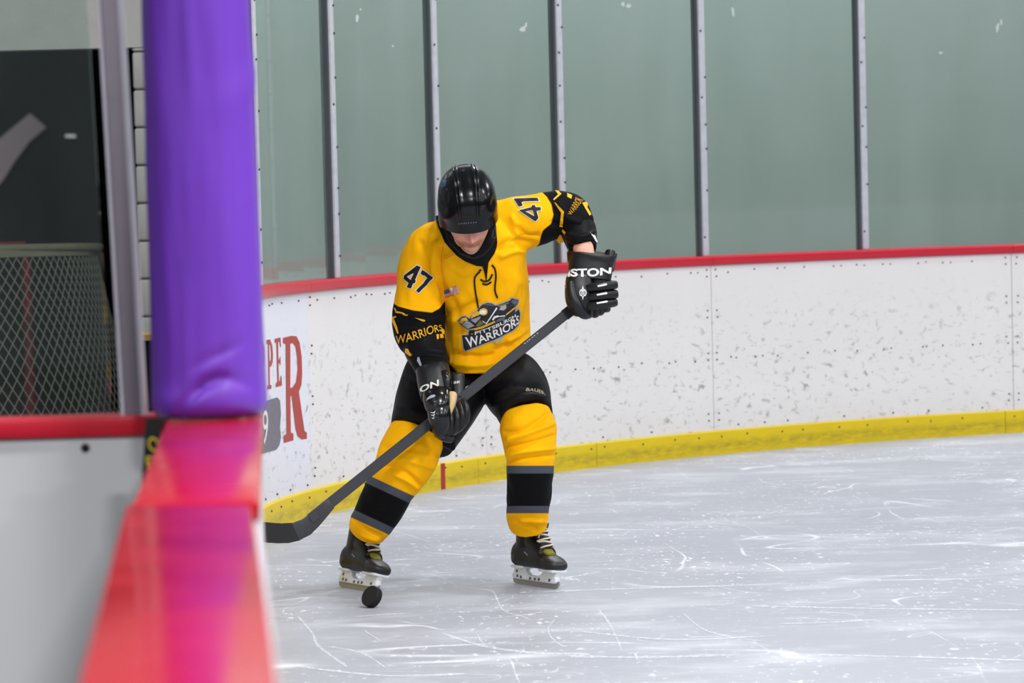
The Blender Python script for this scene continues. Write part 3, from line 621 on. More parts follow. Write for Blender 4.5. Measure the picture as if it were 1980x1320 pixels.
sk = q.mix(q.math('MULTIPLY', am('chin'), hairn, True), sk, lin((196, 180, 162)))
sk = q.mix(am('brow'), sk, lin((120, 84, 62)))
q.set(col=sk, rough=0.5, spec=0.35, sss=0.06); q.b.inputs['Subsurface Radius'].default_value = (0.02, 0.008, 0.005); q.bump(hairn, 0.06, 0.002); M['skin'] = q.m

# --- loft along sections (px, py, depth offset, half width px, half depth m)
def sections(secs, n=8):
    r = crom(secs, n); out = []
    for px, py, dy, wpx, d in r[:, :5]: out.append((P(px, py, Y0 + dy), wpx * (Y0 + dy) / FPX, d))
    return out
def loft_into(mb, secs, n=8, seg=40, ex=2.3, round_ends=True, end_k=0.5):
    o = sections(secs, n); rr = []; m = len(o); view = Vector((0, 1, 0))
    for i, (c, a, b) in enumerate(o):
        t = (o[min(i + 1, m - 1)][0] - o[max(i - 1, 0)][0]).normalized()
        u = t.cross(view).normalized(); v = u.cross(t).normalized(); ring = []
        for k in range(seg):
            th = 2 * math.pi * k / seg; cs, sn = math.cos(th), math.sin(th); r = (abs(cs) ** ex + abs(sn) ** ex) ** (-1 / ex)
            ring.append(c + u * (a * cs * r) + v * (b * sn * r))
        rr.append(ring)
    if round_ends:
        for end in (0, -1):
            c = o[end][0]; t = (o[1][0] - o[0][0]).normalized() * -1 if end == 0 else (o[-1][0] - o[-2][0]).normalized()
            k = min(o[end][1], o[end][2]) * end_k; extra = [[c + (p - c) * f + t * k * g for p in rr[end]] for f, g in ((0.9, 0.45), (0.65, 0.8), (0.3, 0.97))]
            rr = extra[::-1] + rr if end == 0 else rr + extra
    mb.rings(rr); return mb
def remesh(mb, name, voxel, smooth=3, mat=None, parent=None):
    me = mb.mesh(name); bm = bmesh.new(); bm.from_mesh(me); bmesh.ops.recalc_face_normals(bm, faces=bm.faces[:]); bm.to_mesh(me); bm.free()
    o = bpy.data.objects.new('tmp', me); COL.objects.link(o)
    md = o.modifiers.new('r', 'REMESH'); md.mode = 'VOXEL'; md.voxel_size = voxel; md.use_smooth_shade = True
    if smooth: s2 = o.modifiers.new('s', 'SMOOTH'); s2.iterations = smooth; s2.factor = 0.5
    res = bpy.data.meshes.new_from_object(o.evaluated_get(bpy.context.evaluated_depsgraph_get()))
    bpy.data.objects.remove(o); bpy.data.meshes.remove(me); res.name = name
    return link_mesh(name, res, mat, parent, True)
def coords(o):
    a = np.empty(len(o.data.vertices) * 3); o.data.vertices.foreach_get('co', a); return a.reshape(-1, 3)
def normals(o):
    a = np.empty(len(o.data.vertices) * 3); o.data.vertices.foreach_get('normal', a); return a.reshape(-1, 3)
def put(o, co): o.data.vertices.foreach_set('co', co.ravel()); o.data.update()
def set_attr(o, name, vals):
    at_ = o.data.attributes.new(name, 'FLOAT', 'POINT'); at_.data.foreach_set('value', np.asarray(vals, np.float32))
def seg_dist(px, py, line):
    best = np.full(px.shape, 1e9)
    for (x0, y0), (x1, y1) in zip(line[:-1], line[1:]):
        dx, dy = x1 - x0, y1 - y0; t = np.clip(((px - x0) * dx + (py - y0) * dy) / (dx * dx + dy * dy + 1e-9), 0, 1)
        best = np.minimum(best, np.hypot(px - x0 - t * dx, py - y0 - t * dy))
    return best
def folds(o, lines):                          # cloth folds: (polyline, half width px, height m); on the front of the cloth
    co = coords(o); nr = normals(o); px, py = proj_np(co); vd = co - np.array(CAM); vd /= np.linalg.norm(vd, axis=1)[:, None]
    face = np.clip(-(vd * nr).sum(1) * 1.6, 0, 1); d = np.zeros(len(co))
    for line, wd, amp in lines:
        line = crom(line, 6).tolist() if len(line) > 2 else line
        d += 1.5 * amp * np.exp(-(seg_dist(px, py, line) / wd) ** 2)
    put(o, co + nr * (d * face)[:, None])
def cloth_noise(o, amp, scale, seed=0.0):
    co = coords(o); nr = normals(o)
    d = np.array([noise.noise(Vector((c[0] * scale + seed, c[1] * scale, c[2] * scale * 0.7))) for c in co]); put(o, co + nr * (d * amp)[:, None])

person = empty('person', (P(865, 1140, Y0).x, Y0, 0), 'hockey player in a black helmet and gold number 47 jersey, bent over a stick', 'person')

# --- head frame
HEAD_C = P(904, 399, Y0 - 0.39); pit = math.radians(41); rol = math.radians(-4); yawh = math.radians(3)
_f = Vector((0, -math.cos(pit), -math.sin(pit))); _u = Vector((0, -math.sin(pit), math.cos(pit)))
_f = Matrix.Rotation(yawh, 3, 'Z') @ _f; _u = Matrix.Rotation(yawh, 3, 'Z') @ _u
_x = _f.cross(_u) * -1                        # screen right when he faces the lens
HM = Matrix((_x, _f, _u)).transposed()
HM = Matrix.Rotation(rol, 3, 'Y') @ HM        # tilt in the picture plane
def H(x, y, z): return HEAD_C + HM @ Vector((x, y, z))

# --- body: one continuous figure under the clothes
mb = MB()
rr = []
for i in range(41):
    el = math.pi / 2 - math.pi * i / 40; ring = []
    for k in range(56):
        az = 2 * math.pi * k / 56; d = Vector((math.cos(el) * math.sin(az), math.cos(el) * math.cos(az), math.sin(el)))
        p = Vector((d.x * 0.086, d.y * 0.102, d.z * 0.128))
        if p.z < 0:
            t = -p.z / 0.128
            if d.y > 0: ce = max(math.cos(el), 1e-6); k_ = ce ** 0.55 / ce; k_ = 1 + (k_ - 1) * min(1, d.y / ce * 1.3); p.x *= k_; p.y *= k_
            p.x *= 1 - 0.27 * t ** 1.7; p.y += 0.012 * t if d.y > 0 else 0.03 * t
        fr_ = max(0, d.y); g = lambda x, z, sx, sz: math.exp(-((p.x - x) / sx) ** 2 - ((p.z - z) / sz) ** 2)
        if fr_ > 0:
            dy = 0.016 * g(0, -0.120, 0.030, 0.022)                                  # chin
            dy += 0.030 * math.exp(-(p.x / 0.0125) ** 2) * math.exp(-((p.z + 0.040) / 0.016) ** 2) + 0.017 * math.exp(-(p.x / 0.010) ** 2) * math.exp(-((p.z + 0.015) / 0.026) ** 2)
            dy += 0.012 * (g(-0.016, -0.046, 0.008, 0.008) + g(0.016, -0.046, 0.008, 0.008))   # nostrils
            dy += -0.015 * (g(-0.033, 0.000, 0.017, 0.014) + g(0.033, 0.000, 0.017, 0.014)) + 0.006 * (g(-0.033, -0.001, 0.011, 0.008) + g(0.033, -0.001, 0.011, 0.008))
            dy += 0.007 * math.exp(-((p.z - 0.022) / 0.010) ** 2) * math.exp(-(p.x / 0.05) ** 2)    # brow
            dy += 0.007 * g(0, -0.068, 0.034, 0.010) + 0.004 * g(0, -0.079, 0.024, 0.005) + 0.005 * g(0, -0.093, 0.022, 0.006) - 0.005 * g(0, -0.086, 0.026, 0.003) - 0.004 * g(0, -0.102, 0.03, 0.005)
            dy += 0.006 * (g(-0.045, -0.035, 0.02, 0.02) + g(0.045, -0.035, 0.02, 0.02)) + 0.007 * g(0, -0.118, 0.045, 0.03)
            p.y += dy * min(1, fr_ * 1.6)
        ear = math.exp(-((p.y + 0.008) / 0.020) ** 2 - ((p.z + 0.012) / 0.032) ** 2); p.x += math.copysign(0.020 * ear * (1 if abs(d.x) > 0.6 else 0), d.x)
        if p.z < 0: p.y += 0.016 * (-p.z / 0.128) * fr_; p.z *= 1.2
        ring.append(H(p.x, p.y, p.z))
    rr.append(ring)
mb.rings(rr[1:-1])
nb = H(0, -0.03, -0.07)
nx, ny = proj(nb)
loft_into(mb, [(905, 415, -0.33, 31, 0.06), (905, 435, -0.28, 33, 0.062), (906, 460, -0.20, 38, 0.066), (908, 490, -0.13, 46, 0.075)])
loft_into(mb, [(908, 455, -0.13, 70, 0.085), (915, 510, -0.09, 82, 0.12), (936, 580, -0.02, 70, 0.13), (944, 650, 0.04, 68, 0.13), (944, 705, 0.10, 70, 0.12), (940, 725, 0.11, 60, 0.11)])
RARM = [(850, 470, -0.12, 30, 0.06), (818, 510, -0.12, 30, 0.06), (810, 570, -0.13, 27, 0.052), (811, 640, -0.15, 24, 0.046), (832, 690, -0.21, 22, 0.042), (853, 722, -0.28, 17.5, 0.03), (856, 765, -0.31, 16, 0.025)]
LARM = [(980, 440, -0.12, 30, 0.06), (1030, 428, -0.12, 29, 0.056), (1072, 418, -0.11, 27, 0.05), (1108, 425, -0.12, 25, 0.046), (1122, 460, -0.16, 22, 0.04), (1130, 496, -0.215, 20, 0.036), (1136, 545, -0.25, 17, 0.025)]
loft_into(mb, RARM); loft_into(mb, LARM)
RLEG = [(900, 735, 0.11, 42, 0.09), (855, 790, 0.02, 40, 0.085), (805, 865, -0.13, 32, 0.062), (765, 925, -0.10, 30, 0.06), (722, 1005, 0.0, 22, 0.045), (710, 1026, 0.075, 15, 0.026), (698, 1062, 0.11, 8, 0.012)]
LLEG = [(975, 735, 0.11, 42, 0.09), (1000, 785, 0.01, 40, 0.085), (1022, 845, -0.14, 32, 0.062), (1026, 900, -0.12, 30, 0.06), (1022, 980, -0.02, 23, 0.045), (1020, 1010, 0.07, 15, 0.026), (1012, 1056, 0.115, 8, 0.012)]
loft_into(mb, RLEG); loft_into(mb, LLEG)
body = remesh(mb, 'body', 0.0036, 2, M['skin'], person)
co = coords(body); loc = (co - np.array(HEAD_C)) @ np.array(HM)
X_, Y_, Z_ = loc.T; Z_ = np.where(Z_ < 0, Z_ / 1.2, Z_); front = (Y_ > 0.03) & (np.abs(X_) < 0.1) & (Z_ > -0.17)
sg_ = lambda v: 1 / (1 + np.exp(-v))
moust = np.exp(-((Z_ + 0.068) / 0.013) ** 4) * np.exp(-(X_ / 0.036) ** 4)
gotee = sg_((np.abs(X_) - 0.024) * 500) * sg_((0.050 - np.abs(X_)) * 300) * sg_((-0.066 - Z_) * 400) * 0.9
low = sg_((-0.094 - Z_) * 350) * sg_((0.056 - np.abs(X_)) * 250)
side = sg_((np.abs(X_) - 0.046) * 250) * sg_((-0.05 - Z_) * 150) * 0.35
set_attr(body, 'beard', np.where(front, np.clip(moust + gotee + low * 0.5 + side, 0, 1), 0)); set_attr(body, 'chin', np.where(front, sg_((-0.099 - Z_) * 300) * sg_((0.046 - np.abs(X_)) * 250), 0))
set_attr(body, 'blush', np.where(front, np.clip(np.exp(-(X_ / 0.016) ** 2 - ((Z_ + 0.035) / 0.03) ** 2) + 0.6 * np.exp(-((np.abs(X_) - 0.045) / 0.018) ** 2 - ((Z_ + 0.03) / 0.02) ** 2), 0, 1), 0))
set_attr(body, 'brow', np.where(front, 0.7 * np.exp(-((Z_ - 0.024) / 0.006) ** 2) * np.exp(-((np.abs(X_) - 0.034) / 0.018) ** 4), 0))

# --- jersey
mb = MB()
loft_into(mb, [(952, 709, 0.05, 74, 0.185), (947, 693, 0.05, 80, 0.188), (943, 660, 0.03, 82.5, 0.178), (940, 610, 0.0, 83, 0.172), (937, 560, -0.05, 84, 0.168), (924, 508, -0.09, 96, 0.16), (910, 468, -0.12, 106, 0.145), (906, 438, -0.13, 86, 0.125), (904, 416, -0.13, 56, 0.10)], ex=2.9, end_k=0.2)
loft_into(mb, [(868, 462, -0.12, 44, 0.10), (836, 482, -0.12, 50, 0.11), (818, 512, -0.12, 47, 0.10), (812, 555, -0.13, 44, 0.092), (809, 605, -0.14, 49, 0.092), (811, 640, -0.16, 50, 0.09), (817, 660, -0.18, 46, 0.085)])
loft_into(mb, [(960, 440, -0.12, 50, 0.10), (1000, 434, -0.12, 54, 0.105), (1034, 427, -0.12, 50, 0.10), (1066, 417, -0.11, 48, 0.092), (1096, 416, -0.11, 44, 0.085), (1112, 430, -0.12, 38, 0.08), (1118, 440, -0.13, 36, 0.075)])
jersey = remesh(mb, 'jersey', 0.0052, 3, M['jersey'], person)
cloth_noise(jersey, 0.006, 11); cloth_noise(jersey, 0.003, 28, 5)
folds(jersey, [
    ([(868, 700), (930, 706), (985, 690), (1022, 660)], 7, 0.009), ([(880, 684), (940, 690), (990, 668)], 6, -0.008), ([(960, 676), (1000, 656), (1026, 642)], 5, -0.009), ([(985, 660), (1020, 640)], 5, 0.010),
    ([(862, 620), (900, 618), (935, 600)], 7, 0.007), ([(860, 605), (890, 600), (920, 585)], 6, -0.007), ([(858, 560), (880, 590), (890, 640)], 8, -0.006),
    ([(862, 500), (880, 490), (900, 495)], 5, 0.005), ([(856, 480), (850, 530), (862, 570)], 6, -0.008), ([(842, 470), (836, 520), (846, 570)], 6, 0.006), ([(815, 470), (825, 510), (828, 560)], 6, -0.004),
    ([(965, 480), (990, 465), (1030, 470)], 6, -0.008), ([(970, 495), (1000, 485), (1028, 492)], 6, 0.008), ([(1000, 440), (1020, 455), (1040, 455)], 5, -0.008), ([(990, 420), (1000, 445), (990, 470)], 6, 0.005),
    ([(770, 600), (810, 608), (850, 600)], 5, 0.005), ([(765, 625), (800, 622), (850, 628)], 6, -0.006), ([(1070, 430), (1090, 440), (1110, 460)], 5, -0.008), ([(1080, 395), (1095, 420), (1120, 430)], 6, 0.007), ([(1010, 560), (1000, 600), (1015, 640)], 8, -0.006), ([(950, 545), (955, 580)], 8, -0.003)])
co = coords(jersey); px, py = proj_np(co)
# sleeves turn black below a seam round the arm
xs = [755, 770, 800, 835, 850, 858, 870]; ys = [583, 592, 600, 604, 596, 585, 570]
fa = (py - np.interp(px, xs, ys)) / 6; fa = np.where((px < 861) & (py > 540), fa, -3.0); fa = np.minimum(fa, (861 - px) / 2 + 0.3)
bys = [364, 380, 395, 415, 432, 445, 455, 470, 492]; bxs = [1040, 1057, 1066, 1070, 1066, 1050, 1046, 1043, 1026]
fb = (px - np.interp(py, bys, bxs)) / 6; fb = np.where(px > 1018, fb, -3.0)
set_attr(jersey, 'blk', np.clip(np.maximum(fa, fb), -1, 1))
# a clean hem: the cloth ends on one line round the hips
HEMX, HEMY = [850, 870, 900, 940, 985, 1005, 1025, 1045], [706, 717, 722, 722, 702, 690, 670, 650]
hem = np.interp(px, HEMX, HEMY); low = (py > hem) & (px > 866)
co[low, 2] += ((py - hem)[low]) * Y0 / FPX; put(jersey, co)
TJ = bvh_of(jersey)

# --- undershirt / elbow pads, pants, socks
mb = MB(); loft_into(mb, [(812, 648, -0.17, 40, 0.075), (822, 676, -0.20, 40, 0.072), (832, 700, -0.235, 36, 0.062), (838, 716, -0.255, 33, 0.055)])
o = remesh(mb, 'elbow_pad', 0.005, 2, M['undershirt'], person); cloth_noise(o, 0.004, 22); folds(o, [([(790, 690), (830, 684), (868, 690)], 5, -0.006), ([(800, 706), (835, 700), (866, 706)], 4, 0.005)]); tag(o, 'black elbow pad below the lowered sleeve'); TE1 = bvh_of(o)
mb = MB(); loft_into(mb, [(1108, 424, -0.115, 34, 0.07), (1119, 448, -0.14, 34, 0.07), (1124, 468, -0.17, 30, 0.062), (1128, 482, -0.19, 27, 0.055)], end_k=0.15)
o = remesh(mb, 'elbow_pad', 0.005, 2, M['undershirt'], person); cloth_noise(o, 0.004, 22); folds(o, [([(1088, 450), (1120, 458), (1150, 448)], 4, 0.006), ([(1092, 470), (1120, 478), (1152, 466)], 4, -0.006)]); tag(o, 'black elbow pad below the raised sleeve'); TE2 = bvh_of(o)
mb = MB()
loft_into(mb, [(945, 680, 0.11, 60, 0.10), (944, 714, 0.12, 72, 0.11), (936, 740, 0.09, 66, 0.13), (934, 752, 0.09, 50, 0.11)], ex=2.5)
loft_into(mb, [(905, 690, 0.08, 56, 0.12), (868, 728, 0.05, 84, 0.13), (846, 775, -0.02, 82, 0.145), (826, 820, -0.08, 72, 0.135), (815, 846, -0.11, 64, 0.13)], ex=2.5, round_ends=False)
loft_into(mb, [(968, 700, 0.12, 42, 0.09), (987, 736, 0.07, 62, 0.13), (1003, 768, -0.05, 57, 0.14), (1014, 797, -0.11, 52, 0.13), (1018, 806, -0.125, 50, 0.125)], ex=2.4, round_ends=False)
pants = remesh(mb, 'hockey_pants', 0.006, 3, M['pants'], person); cloth_noise(pants, 0.008, 9, 3)
folds(pants, [([(780, 730), (830, 745), (880, 735)], 8, -0.008), ([(770, 790), (820, 800), (880, 790)], 9, 0.007), ([(940, 760), (985, 745), (1040, 750)], 8, -0.009), ([(950, 785), (1000, 770), (1055, 768)], 7, 0.008), ([(845, 850), (870, 858), (876, 862)], 7, 0.014)])
co = coords(pants); px, py = proj_np(co); up_ = np.clip((np.interp(px, HEMX, HEMY) + 2 - py) / 14, 0, 1); up_ = np.where(px > 862, up_, 0)
front_ = np.clip((Y0 + 0.12 - co[:, 1]) / 0.1, 0, 1); co[:, 1] += up_ * 0.09 * front_; put(pants, co)
TP = bvh_of(pants)
def sock(secs, axis, bands, fl, label):
    mb = MB(); loft_into(mb, secs, round_ends=True, end_k=0.12); o = remesh(mb, 'sock', 0.0048, 2, M['sock'], person); cloth_noise(o, 0.003, 24, 2); folds(o, fl)
    px, py = proj_np(coords(o)); t = (px * axis[0] + py * axis[1])
    sk_ = lambda a, b: np.clip(np.minimum(t - a, b - t) / 5, -1, 1)
    set_attr(o, 'gry', np.maximum(sk_(bands[0], bands[1] + 4), sk_(bands[2] - 4, bands[3]))); set_attr(o, 'blk', sk_(bands[1], bands[2])); tag(o, label); return o
sock([(1016, 800, -0.12, 48, 0.10), (1021, 828, -0.14, 55, 0.105), (1025, 862, -0.15, 51, 0.10), (1026, 888, -0.14, 47, 0.095), (1025, 905, -0.13, 45.5, 0.09), (1023, 950, -0.08, 43.5, 0.085), (1021, 980, -0.03, 41, 0.078), (1020, 998, 0.01, 40, 0.078), (1021, 1014, 0.03, 37, 0.078)], (0.0, 1.0), (900, 915, 978, 992),
     [([(985, 850), (1020, 838), (1070, 818)], 5, 0.008), ([(975, 835), (1010, 832), (1060, 800)], 5, -0.007), ([(978, 862), (1015, 858), (1074, 842)], 4, -0.008), ([(980, 880), (1020, 872), (1074, 866)], 4, 0.009), ([(980, 892), (1020, 886), (1072, 880)], 3, -0.007), ([(982, 1000), (1010, 1012), (1035, 1022)], 4, -0.007), ([(985, 1012), (1020, 1006), (1058, 1010)], 4, 0.006), ([(984, 978), (983, 1000)], 4, 0.008)], 'yellow hockey sock with black and grey bands on the straight leg')
ax_ = np.array((-0.42, 0.907)); bb = [float(np.dot(ax_, v)) for v in ((755, 938), (748, 952), (721, 1002), (714, 1016))]
sock([(806, 842, -0.11, 56, 0.10), (790, 878, -0.14, 59, 0.105), (773, 912, -0.13, 54, 0.10), (757, 938, -0.11, 48, 0.092), (742, 968, -0.08, 47, 0.088), (723, 1003, -0.04, 42.5, 0.078), (717, 1011, -0.005, 40, 0.076), (711, 1023, 0.015, 38, 0.072)], tuple(ax_), bb,
     [([(735, 900), (775, 908), (815, 940)], 5, -0.007), ([(735, 880), (790, 890), (840, 905)], 6, 0.006), ([(760, 915), (790, 930), (805, 942)], 4, 0.007), ([(745, 865), (800, 868), (855, 880)], 6, -0.005), ([(680, 1000), (705, 1022), (735, 1036)], 4, -0.007), ([(676, 1015), (700, 1034), (732, 1046)], 3, 0.006)], 'yellow hockey sock with black and grey bands on the slanting leg')

# --- neck, collar, prints on the jersey
def on(trees, px, py, off=0.003):
    d = ray(px, py).normalized(); best = None
    for t in (trees if isinstance(trees, (list, tuple)) else [trees]):
        h = t.ray_cast(CAM, d)
        if h[0] is not None and (best is None or h[3] < best[3]): best = h
    if best is None: return None
    return best[0] - d * off
def cord(name, trees, pts, r, mat, parent, n=6, off=None, label=None):
    q = [on(trees, x, y, r * 0.6 if off is None else off) for x, y in crom(pts, 5)]; q = [p for p in q if p is not None]
    mb = MB(); mb.tube(q, r, n); return mb.build(name, mat, parent, smooth=True, label=label)
mb = MB(); loft_into(mb, [(904, 432, -0.25, 44, 0.07), (905, 455, -0.20, 50, 0.078), (909, 480, -0.15, 54, 0.085), (912, 505, -0.12, 50, 0.085)], round_ends=False)
o = remesh(mb, 'neck_gaiter', 0.005, 2, M['undershirt'], person); cloth_noise(o, 0.004, 25)
def at_crop(ox, oy, s): return lambda pts: [(ox + x / s, oy + y / s) for x, y in pts]
c1 = at_crop(740, 300, 4.125); c2 = at_crop(1000, 350, 4.7143); c3 = at_crop(780, 660, 6.0); c4 = at_crop(860, 550, 8.8); c5 = at_crop(740, 480, 6.0)
def dj(name, loops, mat, trees=None, off=0.002, offset=0.0, cell=5, label=None, parent=None):
    return decal(name, flat_mesh(loops, offset), M[mat], trees or TJ, parent or jersey, off, cell, label)
dj('collar', [[(842, 418), (848, 440), (860, 468), (878, 489), (900, 505), (920, 513), (933, 514.5), (937, 528), (940, 546), (942, 528), (944, 507), (956, 489), (961, 468), (959, 440), (955, 418), (930, 405), (870, 405)]], 'undershirt', off=0.004, label='black collar with a laced neck notch')
for pts in ([(928, 525), (921, 532), (917.5, 540), (919, 562), (925, 596)], [(951, 512), (957, 520), (959, 535), (957, 560), (962, 576)], [(929, 540), (937, 544), (946, 541), (952, 530)], [(933, 548), (941, 550), (950, 545)], [(926, 523), (931, 522)]):
    cord('collar_lace', TJ, pts, 0.0032, M['num_black'], jersey)
# seams of the yoke
for pts in ([(862, 500), (880, 492), (898, 500)], [(858, 470), (853, 505), (858, 545), (862, 575)], [(1042, 455), (1010, 452), (985, 468)]): cord('seam', TJ, pts, 0.0012, plain('seam_yellow', (214, 146, 4), 0.8), jersey, off=0.0)
# shoulder numbers
four = c5([(400, 198), (440, 215), (378, 365), (386, 378), (372, 408), (356, 405), (332, 466), (285, 450), (305, 402), (249, 352), (255, 315)]); fourh = c5([(364, 285), (328, 366), (284, 326)])
seven = c5([(455, 248), (578, 325), (579, 350), (492, 438), (420, 516), (386, 490), (470, 402), (494, 362), (512, 345), (476, 310), (466, 316), (439, 292)])
dj('number_edge', [four, fourh], 'num_white', off=0.002, offset=1.5); dj('number_edge', [seven], 'num_white', off=0.002, offset=1.5)
dj('number_digit', [four, fourh], 'num_black', off=0.0036, label='black digit 4 on the lowered shoulder'); dj('number_digit', [seven], 'num_black', off=0.0036, label='black digit 7 on the lowered shoulder')
sv7 = c1([(1045, 352), (1130, 348), (1235, 345), (1246, 368), (1125, 372), (1108, 380), (1118, 405), (1086, 414)])
fo2 = c1([(1088, 442), (1188, 416), (1190, 402), (1214, 401), (1220, 417), (1260, 417), (1260, 440), (1226, 446), (1241, 500), (1220, 526), (1203, 520)]); fo2h = c1([(1136, 449), (1196, 440), (1210, 488)])
dj('number_edge', [sv7], 'num_white', off=0.002, offset=1.3); dj('number_edge', [fo2, fo2h], 'num_white', off=0.002, offset=1.3)
dj('number_digit', [sv7], 'num_black', off=0.0036, label='black digit 7 on the raised shoulder'); dj('number_digit', [fo2, fo2h], 'num_black', off=0.0036, label='black digit 4 on the raised shoulder')
# flag patch
FQ = [(859.5, 561), (884, 551.5), (888, 565.5), (860, 576)]
def fq(u, v):
    t = [FQ[0][i] * (1 - u) + FQ[1][i] * u for i in (0, 1)]; b = [FQ[3][i] * (1 - u) + FQ[2][i] * u for i in (0, 1)]; return (t[0] * (1 - v) + b[0] * v, t[1] * (1 - v) + b[1] * v)
fl = dj('flag_patch', [[fq(0, 0), fq(1, 0), fq(1, 1), fq(0, 1)]], 'num_white', off=0.002, label='small flag patch with red and white stripes')
for k in range(7): dj('flag_stripe', [[fq(0.02, (2 * k) / 13 + .01), fq(0.98, (2 * k) / 13 + .01), fq(0.98, (2 * k + 1) / 13), fq(0.02, (2 * k + 1) / 13)]], 'flag_red', off=0.0034, cell=8)
dj('flag_canton', [[fq(0.0, 0), fq(0.4, 0), fq(0.4, 0.54), fq(0.0, 0.54)]], 'flag_blue', off=0.0046)
# chest crest
banner = c4([(305, 865), (408, 852), (415, 775), (470, 765), (600, 740), (860, 640), (1000, 570), (1190, 470), (1252, 412), (1275, 480), (1262, 600), (1235, 690), (1150, 775), (980, 865), (840, 935), (600, 1025), (362, 1118), (328, 1080)])
bird = c4([(590, 400), (640, 340), (720, 310), (800, 320), (862, 358), (1000, 310), (1105, 268), (1135, 228), (1252, 265), (1230, 325), (1190, 362), (1185, 470), (1000, 575), (860, 645), (680, 705), (560, 740), (480, 740), (395, 750), (290, 682), (235, 605), (300, 550), (355, 538), (420, 580), (445, 555), (480, 495), (560, 445)])
dj('crest_edge', [banner], 'silver', off=0.002, offset=2.0); dj('crest_edge', [bird], 'silver', off=0.002, offset=2.0)
cr = dj('crest', [banner], 'crest_navy', off=0.0034, label='chest crest with a white wordmark under a black and gold bird with a stick'); dj('crest_bird', [bird], 'crest_navy', off=0.0036)
for nm, lp, mt, of in (('crest_blade', [(300, 665), (395, 590), (508, 690), (400, 738)], 'silver', 1), ('crest_blade_tape', [(262, 628), (300, 580), (365, 556), (392, 585), (300, 652)], 'crest_gold', 1), ('crest_blade_end', [(245, 610), (300, 560), (350, 548), (290, 590), (262, 625)], 'crest_grey', 1),
        ('crest_jaw', [(440, 590), (600, 520), (602, 560), (520, 645)], 'silver', 1), ('crest_beak', [(450, 575), (480, 502), (560, 452), (605, 470), (590, 505), (530, 528)], 'crest_gold', 2),
        ('crest_eye_ring', [(585, 470), (610, 425), (660, 405), (705, 420), (718, 455), (705, 490), (665, 508), (610, 500)], 'crest_gold', 2), ('crest_eye', [(600, 452), (640, 435), (690, 440), (690, 475), (640, 485), (600, 490)], 'num_white', 3),
        ('crest_chest', [(525, 692), (600, 590), (665, 660), (570, 705)], 'crest_olive', 1), ('crest_line', [(640, 598), (705, 645), (875, 378), (892, 398), (712, 662), (655, 630)], 'num_white', 1),
        ('crest_shaft', [(450, 742), (620, 700), (850, 604), (858, 632), (640, 735), (520, 762)], 'crest_gold', 2), ('crest_shaft', [(1030, 492), (1168, 372), (1178, 395), (1040, 515)], 'crest_gold', 2),
        ('crest_glove', [(800, 590), (830, 532), (900, 512), (920, 526), (1020, 512), (1022, 530), (900, 545), (850, 565), (825, 602)], 'num_white', 1), ('crest_arm', [(860, 635), (900, 575), (1030, 532), (1005, 592)], 'crest_grey', 1),
        ('crest_yoke', [(880, 352), (1092, 290), (1085, 312), (930, 380)], 'crest_olive', 1), ('crest_patch', [(920, 422), (950, 362), (1040, 335), (1046, 390), (1000, 432)], 'silver', 1), ('crest_patch_mark', [(985, 380), (1010, 360), (1025, 375), (1000, 400)], 'crest_gold', 2),
        ('crest_tail', [(1112, 285), (1140, 242), (1245, 270), (1226, 315), (1170, 335)], 'crest_grey', 1), ('crest_head_shine', [(650, 345), (720, 322), (800, 335), (840, 365), (790, 352), (720, 345)], 'crest_grey', 1),
        ('crest_small_mark', [(825, 965), (880, 1020), (965, 945), (1000, 885), (930, 905), (850, 945)], 'silver', 0), ('crest_small_mark', [(850, 965), (890, 1008), (945, 950), (900, 930)], 'crest_gold', 1)):
    dj(nm, [c4(lp)], mt, off=0.0036 + 0.0012 * of)
def strip_text(name, body, low, top, mat, trees, parent, off, tf=None, bold=0.02, cell=5, label=None):
    low = np.array(low, float); top = np.array(top, float); a = np.linspace(0, 1, len(low)); vs, fs = text_mesh(body, bold)
    f = lambda u, v: tuple((1 - v) * np.array([np.interp(u, a, low[:, i]) for i in (0, 1)]) + v * np.array([np.interp(u, a, top[:, i]) for i in (0, 1)]))
    p = [f(u, v) for u, v in vs]; p = tf(p) if tf else p
    return decal(name, (p, fs), M[mat], trees, parent, off, cell, label)
strip_text('crest_wordmark', 'WARRIORS', [(390, 1088), (530, 1035), (665, 975), (800, 920), (935, 862), (1070, 795), (1165, 725), (1248, 650)], [(345, 888), (490, 868), (625, 840), (765, 790), (905, 735), (1035, 665), (1150, 585), (1252, 500)], 'num_white', TJ, jersey, 0.005, c4, 0.02)
strip_text('crest_wordmark', 'PITTSBURGH', [(515, 848), (700, 800), (850, 738), (1000, 668), (1100, 615), (1195, 552)], [(512, 788), (680, 745), (840, 680), (985, 608), (1082, 555), (1180, 498)], 'num_white', TJ, jersey, 0.005, c4, 0.02)
dj('crest_dot', [c4([(445, 828), (468, 818), (490, 825), (468, 836)])], 'crest_gold', off=0.0055)
